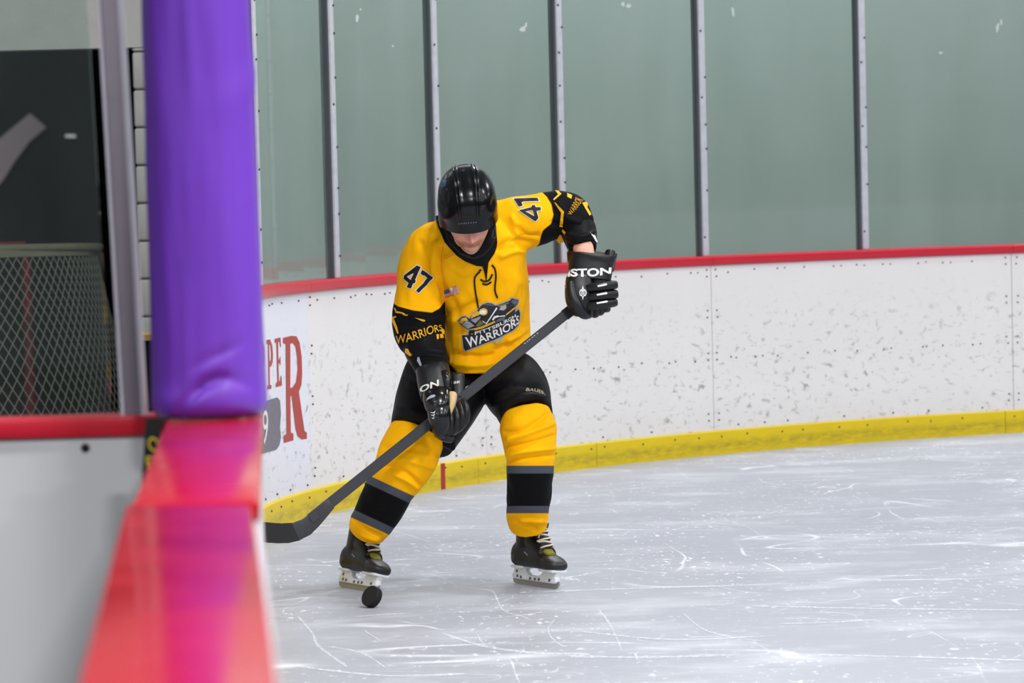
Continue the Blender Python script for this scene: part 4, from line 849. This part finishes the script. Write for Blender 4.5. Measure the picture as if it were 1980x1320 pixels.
# sleeve prints
TS = [TJ, TE1, TE2]
for lp in ([(135, 688), (150, 695), (165, 725), (235, 740), (275, 766), (300, 763), (282, 782), (245, 772), (220, 754), (155, 746)], [(370, 800), (490, 828), (492, 845), (462, 846)], [(118, 795), (160, 783), (162, 800), (134, 812), (176, 925), (190, 985), (174, 992), (116, 850)], [(618, 1000), (645, 995), (650, 1048), (628, 1058)], [(655, 996), (692, 985), (706, 1036), (665, 1045)], [(664, 945), (700, 935), (715, 962), (708, 1000), (682, 978)], [(268, 1160), (298, 1165), (318, 1205), (345, 1232), (320, 1250), (262, 1205)]):
    dj('sleeve_print', [c5(lp)], 'gold', TS, 0.002)
strip_text('sleeve_lettering', 'WARRIORS', [(160, 1105), (300, 1085), (450, 1040), (575, 985), (690, 955)], [(160, 1015), (290, 985), (420, 945), (560, 900), (680, 885)], 'gold', TS, jersey, 0.003, c5, 0.005)
for lp in ([(345, 88), (375, 90), (405, 120), (337, 178), (327, 168), (373, 124)], [(338, 195), (356, 200), (426, 282), (416, 402), (422, 418), (380, 416), (386, 400), (402, 288)], [(455, 112), (500, 130), (492, 165), (456, 146)], [(590, 200), (625, 190), (642, 208), (636, 240), (673, 303), (656, 316), (612, 242)], [(352, 540), (388, 482), (410, 500), (426, 556), (382, 566)], [(414, 438), (446, 470), (436, 486), (410, 460)]):
    dj('sleeve_print', [c2(lp)], 'gold', TS, 0.002)
strip_text('sleeve_lettering', 'WARRIOR', [(492, 312), (535, 268), (568, 222), (600, 178)], [(458, 300), (490, 232), (520, 180), (528, 148)], 'gold', TS, jersey, 0.003, c2, -0.01)
dj('pad_stripe', [c2([(664, 470), (685, 485), (706, 492), (731, 558), (714, 552)])], 'num_white', [TE2], 0.002); dj('pad_stripe', [c3([(166, 185), (186, 186), (226, 306), (200, 290), (160, 228)])], 'silver', [TE1], 0.002)
strip_text('pants_lettering', 'BAUER', [(1016, 757), (1036, 758), (1055, 765)], [(1018, 750), (1037, 751), (1051, 757)], 'gold_dim', TP, pants, 0.002)
dj('pants_mark', [c3([(702, 545), (745, 515), (760, 520), (752, 540), (706, 578)])], 'num_white', TP, 0.002, parent=pants)

# --- helmet
A_, B_, C_ = 0.104, 0.138, 0.134; HZ = 0.008
def rim_z(az):
    f = math.cos(az); return (-0.004 - 0.046 * (1 - f) ** 1.2 if f > 0 else -0.050 - 0.03 * (-f)) + HZ * 0
def shell(az, z, k=1.0):
    zz_ = (z - HZ) / C_; cz = math.sqrt(max(0.0, 1 - min(1, abs(zz_)) ** 2.3)) if z > HZ else 1 - 0.10 * zz_ * zz_
    ex = 2.25; cs, sn = math.sin(az), math.cos(az); r = (abs(cs) ** ex + abs(sn) ** ex) ** (-1 / ex)
    return Vector((A_ * cs * r * cz * k, -0.004 + B_ * sn * r * cz * k, z))
mb = MB(); rr = []
for i in range(44):
    t = i / 43; ring = []
    for k in range(96):
        az = 2 * math.pi * k / 96; z0 = rim_z(az); z = HZ + C_ * 0.999 - (HZ + C_ * 0.999 - z0) * (1 - math.cos(t * math.pi / 2)) ** 0.9
        p = shell(az, z); h = z - z0; x, y = p.x, p.y
        dsp = 0.005 * (1 - min(1, h / 0.034)) * (0.4 + 0.6 * max(0, math.cos(az))) if h < 0.034 else 0
        if y > -0.1 and h > 0.03: dsp -= 0.0035 * max(0, 1 - (abs(x) / 0.026) ** 6)
        dsp += 0.004 * math.exp(-((abs(x) - 0.072) / 0.02) ** 2) * math.exp(-((h - 0.055) / 0.02) ** 2)
        dsp -= 0.006 * math.exp(-((abs(x) - 0.088) / 0.012) ** 2) * math.exp(-((h - 0.085) / 0.02) ** 2)
        n = Vector((x / A_ ** 2, y / B_ ** 2, (z - HZ) / C_ ** 2)).normalized() if h > 0.034 else Vector((x, y, 0)).normalized()
        ring.append(H(*(p + n * dsp)))
    rr.append(ring)
inner = [[H(*(shell(2 * math.pi * k / 96, rim_z(2 * math.pi * k / 96) + dz, f))) for k in range(96)] for dz, f in ((0.0, 0.95), (0.03, 0.92), (0.06, 0.88))]
mb.rings(rr + inner); helmet = mb.build('helmet', M['helmet'], person, smooth=True, label='glossy black helmet with raised ribs')
helmet.data.set_sharp_from_angle(angle=1.4)
TH = bvh_of(helmet)
for xx in (-0.040, -0.029, 0.029, 0.040):
    pts = []
    for ph in np.linspace(math.radians(20), math.radians(150), 26):
        xq = xx * (0.80 + 0.20 * math.sin(ph)); o_ = H(xq, 0.3 * math.cos(ph), HZ + 0.3 * math.sin(ph)); h = TH.ray_cast(o_, (H(xq, 0, HZ) - o_).normalized())
        if h[0] is not None: pts.append(h[0])
    mb = MB(); mb.tube(pts, [0.002] + [0.0042] * (len(pts) - 2) + [0.002], 8); mb.build('rib', M['helmet'], helmet, smooth=True)
def dh(name, loops, mat, off=0.001, label=None): return decal(name, flat_mesh(loops), M[mat], TH, helmet, off, 5, label)
for lp in ([(925, 362), (930, 366), (937, 379), (933, 388), (926, 393), (924, 384), (928, 376)], [(866, 372), (870, 368), (872, 385), (869, 394), (864, 388)], [(888, 416), (914, 416), (912, 421), (889, 421)], [(893, 327), (899, 327), (898, 332), (893, 332)], [(926, 398), (940, 396), (934, 405), (926, 406)]): dh('vent', [lp], 'helmet_vent')
dh('sticker', [[(853, 350), (861, 345), (865, 350), (862, 360), (855, 364), (852, 358)]], 'sticker', 0.001, 'small blue sticker')
for u in (0, 0.14, 0.27, 0.38, 0.52, 0.66, 0.8, 0.94): dh('brow_print', [[(886 + 35 * u, 434 - 3 * u), (889 + 35 * u, 433 - 3 * u), (889 + 35 * u, 430.5 - 3 * u), (887 + 35 * u, 431 - 3 * u)]], 'crest_grey')
yh_ = Y0 - 0.42
mb = MB(); mb.tube([P(x, y, yh_ + d) for x, y, d in ((950, 424, .02), (955, 436, .0), (958, 448, -.02), (959, 456, -.025), (955, 462, -.03), (951, 458, -.03), (953, 446, -.02), (951, 436, 0))], 0.0035, 8); mb.build('chin_strap', M['black'], helmet, smooth=True)
mb = MB(); mb.tube([P(x, y, yh_ + d) for x, y, d in ((955, 462, -.03), (948, 478, -.01), (935, 492, .0), (916, 500, 0.01), (890, 490, .02), (868, 466, .04), (858, 436, .05), (856, 425, .06))], 0.0034, 8); mb.build('chin_strap', M['black'], helmet, smooth=True)
for sgn in (-1, 1):
    mb = MB(); rr = []
    for s_, w_ in ((-0.010, 0.7), (-0.006, 1), (0.004, 1), (0.008, 0.75)): rr.append([H(sgn * (0.094 + s_), -0.012 + 0.034 * w_ * math.cos(a), -0.048 + 0.040 * w_ * math.sin(a)) for a in [2 * math.pi * k / 24 for k in range(24)]])
    mb.rings(rr); mb.build('ear_guard', M['helmet'], helmet, smooth=True)

# --- stick (held, a thing of its own)
st0, st1 = P(1146, 566, Y0 - 0.215), P(600, 1003, Y0 - 0.40); sdir = (st1 - st0).normalized()
def sp_(t): return st0.lerp(st1, t)
su = sdir.cross(Vector((0, 1, 0))).normalized(); sv_ = su.cross(sdir)
stick = empty('hockey_stick', P(590, 1030, Y0 - 0.4), 'dark grey hockey stick held across the player with both gloves', 'hockey stick')
mb = MB(); rr = []
for t in np.linspace(0, 1, 12):
    a, b = 0.0172 + 0.0018 * t, 0.0105; c = 0.0035; c0 = sp_(t)
    rr.append([c0 + su * x + sv_ * y for x, y in ((-a + c, -b), (a - c, -b), (a, -b + c), (a, b - c), (a - c, b), (-a + c, b), (-a, b - c), (-a, -b + c))])
mb.rings(rr); shaft = mb.build('shaft', M['stick'], stick)
def bl(x, y, h=0.0):
    t = min(1, max(0, (600 - x) / 120)); return P(x, y, Y0 - 0.40 - 0.16 * t ** 1.3 + h)
mb = MB(); top = [(634, 964), (616, 979), (599, 993), (583, 1004), (564, 1011), (545, 1012), (528, 1011), (511, 1009.5), (499, 1009), (490, 1014)]; low = [(647, 981), (633, 998), (617, 1017), (601, 1033), (580, 1044), (558, 1049), (537, 1049.5), (514, 1048), (499, 1045), (490, 1036)]
mb.rings([[bl(*a, -0.006), bl(*b, -0.006), bl(*b, 0.006), bl(*a, 0.006)] for a, b in zip(top, low)]); blade = mb.build('blade', M['stick'], stick, bevel=0.002)
mb = MB(); mb.rings([[bl(a[0], a[1] - .6, -0.0075), bl(b[0], b[1] + .6, -0.0075), bl(b[0], b[1] + .6, 0.0075), bl(a[0], a[1] - .6, 0.0075)] for a, b in list(zip(top, low))[4:]]); mb.build('blade_tape', M['stick_tape'], stick)
mb = MB(); mb.rings([[p + su * x + sv_ * y for x, y in ((-.0195, -.0125), (.0195, -.0125), (.0195, .0125), (-.0195, .0125))] for p in (sp_(-0.01), sp_(0.05), sp_(0.1))]); mb.build('grip_tape', M['stick_tape'], stick)
for u in (0, 0.16, 0.3, 0.48, 0.62, 0.8): decal('shaft_print', flat_mesh([[(1013 + 30 * u, 664 - 24 * u), (1016 + 30 * u, 661.6 - 24 * u), (1017 + 30 * u, 663 - 24 * u), (1014 + 30 * u, 665.4 - 24 * u)]]), M['silver'], bvh_of(shaft), shaft, 0.0008, 8)

# --- gloves
def piece(name, secs, mat, parent, seg=28, ex=2.4, re=True, label=None, n=6, ek=0.5):
    mb = MB(); loft_into(mb, secs, n=n, seg=seg, ex=ex, round_ends=re, end_k=ek); return mb.build(name, mat, parent, smooth=True, label=label)
g1 = piece('glove', [(1145.5, 497, -0.216, 46.5, 0.060), (1145, 501, -0.218, 45, 0.062), (1143, 510, -0.222, 43.5, 0.058), (1141, 528, -0.23, 42.5, 0.055), (1140, 545, -0.24, 41, 0.050)], M['glove'], person, ex=3.2, re=False, label='black hockey glove gripping the top of the stick', seg=40)
g1.data.set_sharp_from_angle(angle=0.8)
piece('cuff_flap', [(1147, 487, -0.165, 46.5, 0.012), (1146, 500, -0.17, 45.5, 0.013), (1144, 520, -0.18, 43, 0.013)], M['glove'], g1, ex=3, ek=0.3)
piece('cuff_flap', [(1180, 488, -0.19, 10, 0.03), (1178, 502, -0.2, 10, 0.035)], M['glove'], g1, ek=0.3); piece('cuff_flap', [(1103, 490, -0.19, 7, 0.03), (1105, 504, -0.2, 8, 0.035)], M['glove'], g1, ek=0.3)
piece('roll_backing', [(1160, 540, -0.238, 20, 0.036), (1161, 565, -0.245, 20, 0.036), (1158, 594, -0.25, 17, 0.034)], M['glove'], g1, ex=3)
G = [piece('back_panel', [(1121, 540, -0.250, 27, 0.044), (1120, 560, -0.262, 28, 0.047), (1121, 582, -0.268, 27, 0.046), (1124, 600, -0.262, 20, 0.04)], M['glove'], g1, ex=2.8)]
for y, x1, hh in ((554, 1179, 9.4), (571.5, 1182, 9.6), (588.5, 1177, 9.4)):
    G.append(piece('finger_roll', [(1142, y + 1.5, -0.262, hh * 0.9, 0.046), (1155, y, -0.275, hh, 0.048), (1168, y - 1.5, -0.272, hh, 0.046), (x1, y - 3, -0.255, hh * 0.94, 0.042)], M['glove'], g1, ex=4, ek=0.3))
for k, x in enumerate((1146, 1156, 1165, 1173)):
    w_ = (7.2, 7.6, 7.2, 6.2)[k]; ln = (0, 3, 2, -3)[k]
    piece('finger', [(x, 586, -0.285, w_, 0.020), (x - 1, 597 + ln * .4, -0.285, w_, 0.019), (x - 4, 606 + ln - k * 3, -0.262, w_, 0.017), (x - 9, 606 + ln - k * 4, -0.220, w_ * .9, 0.015), (x - 12, 597 - k * 3, -0.190, w_ * .8, 0.013)], M['glove'], g1, seg=16)
piece('thumb', [(1103, 548, -0.285, 9, 0.02), (1106, 570, -0.300, 10.5, 0.021), (1116, 592, -0.305, 11.5, 0.021), (1128, 606, -0.290, 10.5, 0.019), (1138, 608, -0.262, 8, 0.016)], M['glove'], g1, seg=20)
TG = [bvh_of(o) for o in [g1] + G]
strip_text('cuff_lettering', 'STON', [(487, 872), (610, 875), (730, 868), (852, 842)], [(487, 800), (610, 796), (730, 792), (858, 786)], 'num_white', TG, g1, 0.0015, c2, 0.035, 4)
dj('cuff_lettering', [c2([(462, 872), (478, 805), (486, 826), (484, 872)])], 'num_white', TG, 0.0015, parent=g1)
for lp in ([(732, 950), (812, 934), (820, 944), (812, 950), (735, 966)], [(725, 1030), (815, 1014), (822, 1024), (815, 1030), (728, 1044)], [(724, 1108), (818, 1090), (826, 1098), (818, 1106), (728, 1120)], [(700, 1190), (740, 1178), (738, 1186), (705, 1200)]): dj('finger_stripe', [c2(lp)], 'num_white', TG, 0.0015, parent=g1)
dj('glove_emblem', [c2([(598, 950), (606, 985), (624, 990), (632, 1018), (624, 1045), (606, 1050), (598, 1086), (590, 1050), (574, 1045), (566, 1018), (574, 990), (590, 985)]), c2([(598, 978), (602, 992), (618, 998), (624, 1018), (618, 1038), (602, 1044), (598, 1058), (594, 1044), (580, 1038), (574, 1018), (580, 998), (594, 992)])], 'num_white', TG, 0.0015, parent=g1)
for x in (588, 599, 610): dj('glove_emblem', [c2([(x - 3, 995), (x + 3, 995), (x + 3, 1040), (x - 3, 1040)])], 'num_white', TG, 0.0015, parent=g1)
dj('glove_emblem', [c2([(585, 994), (613, 994), (613, 1002), (585, 1002)])], 'num_white', TG, 0.0015, parent=g1)
dj('glove_button', [c2([(432, 940), (445, 932), (455, 945), (453, 970), (440, 978), (431, 965)])], 'palm', TG, 0.0015, parent=g1)

g2 = piece('glove', [(836, 714, -0.268, 32, 0.052), (838, 724, -0.278, 33, 0.055), (841, 745, -0.295, 33, 0.055), (843, 768, -0.315, 30, 0.050)], M['glove'], person, ex=2.8, re=False, label='black hockey glove gripping the middle of the stick', seg=40)
g2.data.set_sharp_from_angle(angle=0.8)
th1 = piece('thumb', [(845, 758, -0.345, 25, 0.034), (844, 770, -0.360, 26.5, 0.040), (846, 785, -0.372, 25, 0.042), (847, 791, -0.374, 22, 0.039)], M['glove_gloss'], g2, ex=2.6)
th2 = piece('thumb_tip', [(848, 790, -0.372, 23, 0.040), (850, 806, -0.380, 22.5, 0.041), (852, 824, -0.376, 19, 0.036), (853, 838, -0.362, 12, 0.026)], M['glove_gloss'], g2, ex=2.6)
piece('cuff_roll', [(860, 722, -0.315, 8, 0.022), (864, 730, -0.325, 9, 0.024), (866, 752, -0.335, 8, 0.022)], M['glove_gloss'], g2)
piece('palm_patch', [(874, 764, -0.335, 10, 0.028), (873, 778, -0.348, 9, 0.03), (869, 794, -0.358, 7, 0.026), (864, 810, -0.360, 4, 0.02)], M['palm'], g2, label='tan leather palm')
fc = piece('inner_cuff', [(884, 727, -0.265, 15, 0.026), (885, 748, -0.275, 15, 0.027), (886, 770, -0.290, 13, 0.025)], M['glove'], g2, ex=2.8)
for k, (a, b, c, d) in enumerate((((869, 792), (872, 812), (868, 833), (856, 842)), ((879, 787), (884, 806), (881, 826), (868, 838)), ((889, 781), (894, 800), (892, 821), (879, 834)), ((897, 776), (902.5, 793), (900, 813), (889, 828)))):
    w_ = (8.6, 8.4, 8.0, 7.0)[k]; piece('finger', [(*a, -0.335, w_ * .85, 0.018), (*b, -0.362, w_, 0.021), (*c, -0.352, w_, 0.02), (*d, -0.315, w_ * .85, 0.017)], M['glove'], g2, seg=18)
piece('heel_pad', [(848, 834, -0.335, 13, 0.03), (860, 842, -0.335, 12, 0.03), (871, 848, -0.325, 8, 0.022)], M['glove_gloss'], g2)
TG2 = [bvh_of(o) for o in (g2, th1, th2, fc)]
strip_text('cuff_lettering', 'ON', [(202, 600), (300, 556), (412, 518)], [(186, 528), (300, 478), (410, 440)], 'num_white', TG2, g2, 0.0015, c3, 0.03, 4)
dj('thumb_mark', [c3([(268, 690), (280, 655), (320, 624), (362, 616), (374, 630), (362, 645), (320, 660), (290, 672)])], 'silver', TG2, 0.0015, parent=g2)
for y, w_ in ((815, 30), (845, 24), (878, 16)): dj('thumb_mark', [c3([(345 - w_, y + 5), (348, y + 8), (345 + w_, y - 14), (350 + w_ * .4, y + 12), (348, y + 18), (345 - w_ * .5, y + 14)])], 'num_white', TG2, 0.0015, parent=g2)
strip_text('cuff_lettering', 'SE', [(583, 492), (655, 480)], [(585, 465), (658, 455)], 'num_white', TG2, g2, 0.0015, c3, 0.02, 4)

# --- skates
def make_skate(px, py, yaw, lean, label):
    base = PZ(px, py, 0); R = Matrix.Rotation(yaw, 3, 'Z') @ Matrix.Rotation(lean, 3, 'X')
    T = lambda x, y, z: base + R @ Vector((x, y, z))
    def foot(secs, mb, seg=28, ex=2.6, n=6):
        rr = []
        for x, lo, hi, w_ in crom(secs, n):
            rr.append([T(x, w_ * c, (lo + hi) / 2 + (hi - lo) / 2 * s_) for c, s_ in [((abs(math.cos(a)) ** (2 / ex)) * math.copysign(1, math.cos(a)), (abs(math.sin(a)) ** (2 / ex)) * math.copysign(1, math.sin(a))) for a in [2 * math.pi * k / seg for k in range(seg)]]])
        mb.rings(rr)
    mb = MB(); foot([(-.122, .080, .118, .020), (-.112, .068, .150, .034), (-.075, .066, .165, .038), (-.02, .066, .155, .040), (.04, .066, .142, .045), (.09, .066, .122, .047), (.13, .068, .106, .042), (.150, .074, .094, .026)], mb)
    rr = []
    for z, xc, hx, hy in crom([(.09, -.060, .055, .036), (.13, -.056, .056, .037), (.17, -.046, .062, .043), (.21, -.034, .070, .050), (.232, -.030, .072, .052)], 5): rr.append([T(xc + hx * math.cos(a), hy * math.sin(a), z) for a in [2 * math.pi * k / 28 for k in range(28)]])
    mb.rings(rr)
    wedge = []
    for x, lo, hi, w_ in ((-.06, .13, .215, .034), (-.010, .12, .216, .042), (.022, .12, .186, .042), (.070, .10, .146, .040)): wedge.append([T(x, w_ * math.cos(a), (lo + hi) / 2 + (hi - lo) / 2 * math.sin(a)) for a in [2 * math.pi * k / 24 for k in range(24)]])
    mb.rings(wedge)
    boot = remesh(mb, 'skate', 0.0042, 3, M['boot'], person); tag(boot, label)
    mb = MB(); foot([(.092, .064, .122, .0485), (.115, .064, .116, .0475), (.138, .066, .106, .041), (.152, .072, .098, .030), (.158, .080, .090, .014)], mb); mb.build('toe_cap', M['boot_toe'], boot, smooth=True)
    mb = MB(); foot([(.070, .110, .146, .022), (.085, .108, .137, .020), (.098, .106, .128, .016)], mb); mb.build('tongue_tip', M['boot_olive'], boot, smooth=True)
    mb = MB(); rr = []
    for x, z, w_ in ((.000, .246, .030), (.008, .225, .031), (.026, .195, .030), (.050, .165, .027), (.076, .138, .022)): rr.append([T(x + .010 * math.cos(a) * .9 - .004, w_ * math.sin(a), z + .010 * math.cos(a) * .6) for a in [2 * math.pi * k / 20 for k in range(20)]])
    mb.rings(rr); mb.build('tongue', M['boot_toe'], boot, smooth=True)
    tb = bvh_of(boot)
    ln = lambda t: (.006 + .066 * t, .232 - .088 * t)                       # line of the lacing, ankle to toe
    for k in range(8):
        t = k / 7.4; x, z = ln(t); w_ = .030 - .006 * t; pts = []
        for y, zz_, xx in ((-w_, -.016, -.022), (-w_ * .6, .002, -.004), (0, .006, .003), (w_ * .6, .002, -.004), (w_, -.016, -.022)):
            p = T(x + .011 + xx * .9, y * 1.12, z + .004 + zz_ * .35 + .005 * (y / w_) * (1 if k % 2 else -1)); pts.append(p)
        mb = MB(); mb.tube([Vector(q_) for q_ in crom([tuple(q_) for q_ in pts], 4)], 0.0033, 6); mb.build('lace', M['lace'], boot, smooth=True)
    pts = []
    for x, y, z in ((.006, -.004, .232), (.016, -.012, .214), (.028, -.020, .194), (.038, -.030, .176)):
        pts.append(T(x + .014, y, z + .004))
    mb = MB(); mb.tube([Vector(q_) for q_ in crom([tuple(q_) for q_ in pts], 4)], 0.003, 6); mb.build('lace', M['lace'], boot, smooth=True)
    # side graphics follow the boot
    def side(poly, mat, nm):
        for sg in (-1, 1):
            mb = MB(); vs = []
            for x, z in poly:
                p = T(x, sg * 0.08, z); h = tb.ray_cast(p, R @ Vector((0, -sg, 0))); vs.append(h[0] + h[1] * 0.0012 if h[0] is not None else T(x, sg * .03, z))
            mb.add(vs, [tuple(range(len(vs)))]); c_ = Vector((0, 0, 0))
            mb.build(nm, M[mat], boot)
    fan = [(-.110, .085), (-.114, .12), (-.100, .155), (-.090, .150), (-.092, .115), (-.070, .078)]
    for a, b in (((-.112, .110), (-.080, .072)), ((-.110, .128), (-.066, .072)), ((-.104, .150), (-.050, .072))):
        side([a, (a[0] + .006, a[1] + .002), ((a[0] + b[0]) / 2 + .004, (a[1] + b[1]) / 2), (b[0] + .006, b[1]), b, ((a[0] + b[0]) / 2 - .003, (a[1] + b[1]) / 2)], 'boot_mark', 'boot_stripe')
    side([(-.02, .125), (-.008, .121), (-.008, .117), (-.02, .121)], 'silver', 'boot_print'); side([(-.004, .119), (.006, .116), (.006, .112), (-.004, .115)], 'silver', 'boot_print')
    # holder and steel
    def plate(poly, w_, nm, mat, bev=0.0):
        mb = MB(); mb.rings([[T(x, -w_, z) for x, z in poly], [T(x, w_, z) for x, z in poly]]); return mb.build(nm, mat, boot, bevel=bev)
    ho = plate([(-.122, .072), (-.05, .070), (-.05, .068), (-.045, .052), (-.030, .040), (.020, .038), (.045, .044), (.062, .060), (.064, .068), (.145, .070), (.147, .062), (.135, .045), (.142, .026), (.134, .019), (-.122, .019), (-.132, .030), (-.120, .050)], 0.0115, 'blade_holder', M['holder'], 0.003)
    for x0, x1, w_ in ((-.122, -.048, .026), (.060, .148, .034)):
        mb = MB(); mb.rings([[T(x, y, z) for x, y in ((x0, -w_), (x1, -w_), (x1, w_), (x0, w_))] for z in (.060, .070)]); mb.build('holder_plate', M['holder'], boot, bevel=0.003)
    plate([(-.136, .018), (-.128, .023), (.138, .023), (.148, .030), (.150, .018), (.138, .004), (.120, 0.0), (-.110, 0.0), (-.130, .006)], 0.0028, 'runner', M['runner'])
    for x0, z0 in ((-.10, .03), (-.078, .028), (-.02, .027), (.01, .027), (.035, .028), (.10, .030), (-.105, .048)):
        for sg in (-1, 1):
            mb = MB(); mb.add([T(x0, sg * .0122, z0 - .006), T(x0 + .012, sg * .0122, z0 - .003), T(x0 + .010, sg * .0122, z0 + .006), T(x0 - .002, sg * .0122, z0 + .004)], [(0, 1, 2, 3)]); mb.build('holder_mark', M['holder_mark'], boot)
    return boot
make_skate(691, 1140, math.radians(-57), math.radians(-15), 'black skate with cream laces on the slanting leg, beside the puck')
make_skate(1034, 1133, math.radians(-55), math.radians(-5), 'black skate with cream laces on the straight leg')

# --- puck
py_ = PZ(718, 1174, 0).y; pc = P(719, 1153.5, py_); ax = Vector((-0.62, -0.62, 0.48)).normalized(); u = ax.cross(Vector((0, 0, 1))).normalized(); v = u.cross(ax)
mb = MB(); mb.rings([[pc + ax * h + (u * math.cos(a) + v * math.sin(a)) * r for a in [2 * math.pi * k / 40 for k in range(40)]] for h, r in ((-.0127, .034), (-.0127, .0365), (-.0112, .0381), (.0112, .0381), (.0127, .0365), (.0127, .034))])
puck = tag(mb.build('hockey_puck', M['puck'], None, smooth=True), 'black rubber puck tipped on its edge in front of a skate', 'puck'); puck.data.set_sharp_from_angle(angle=0.5)
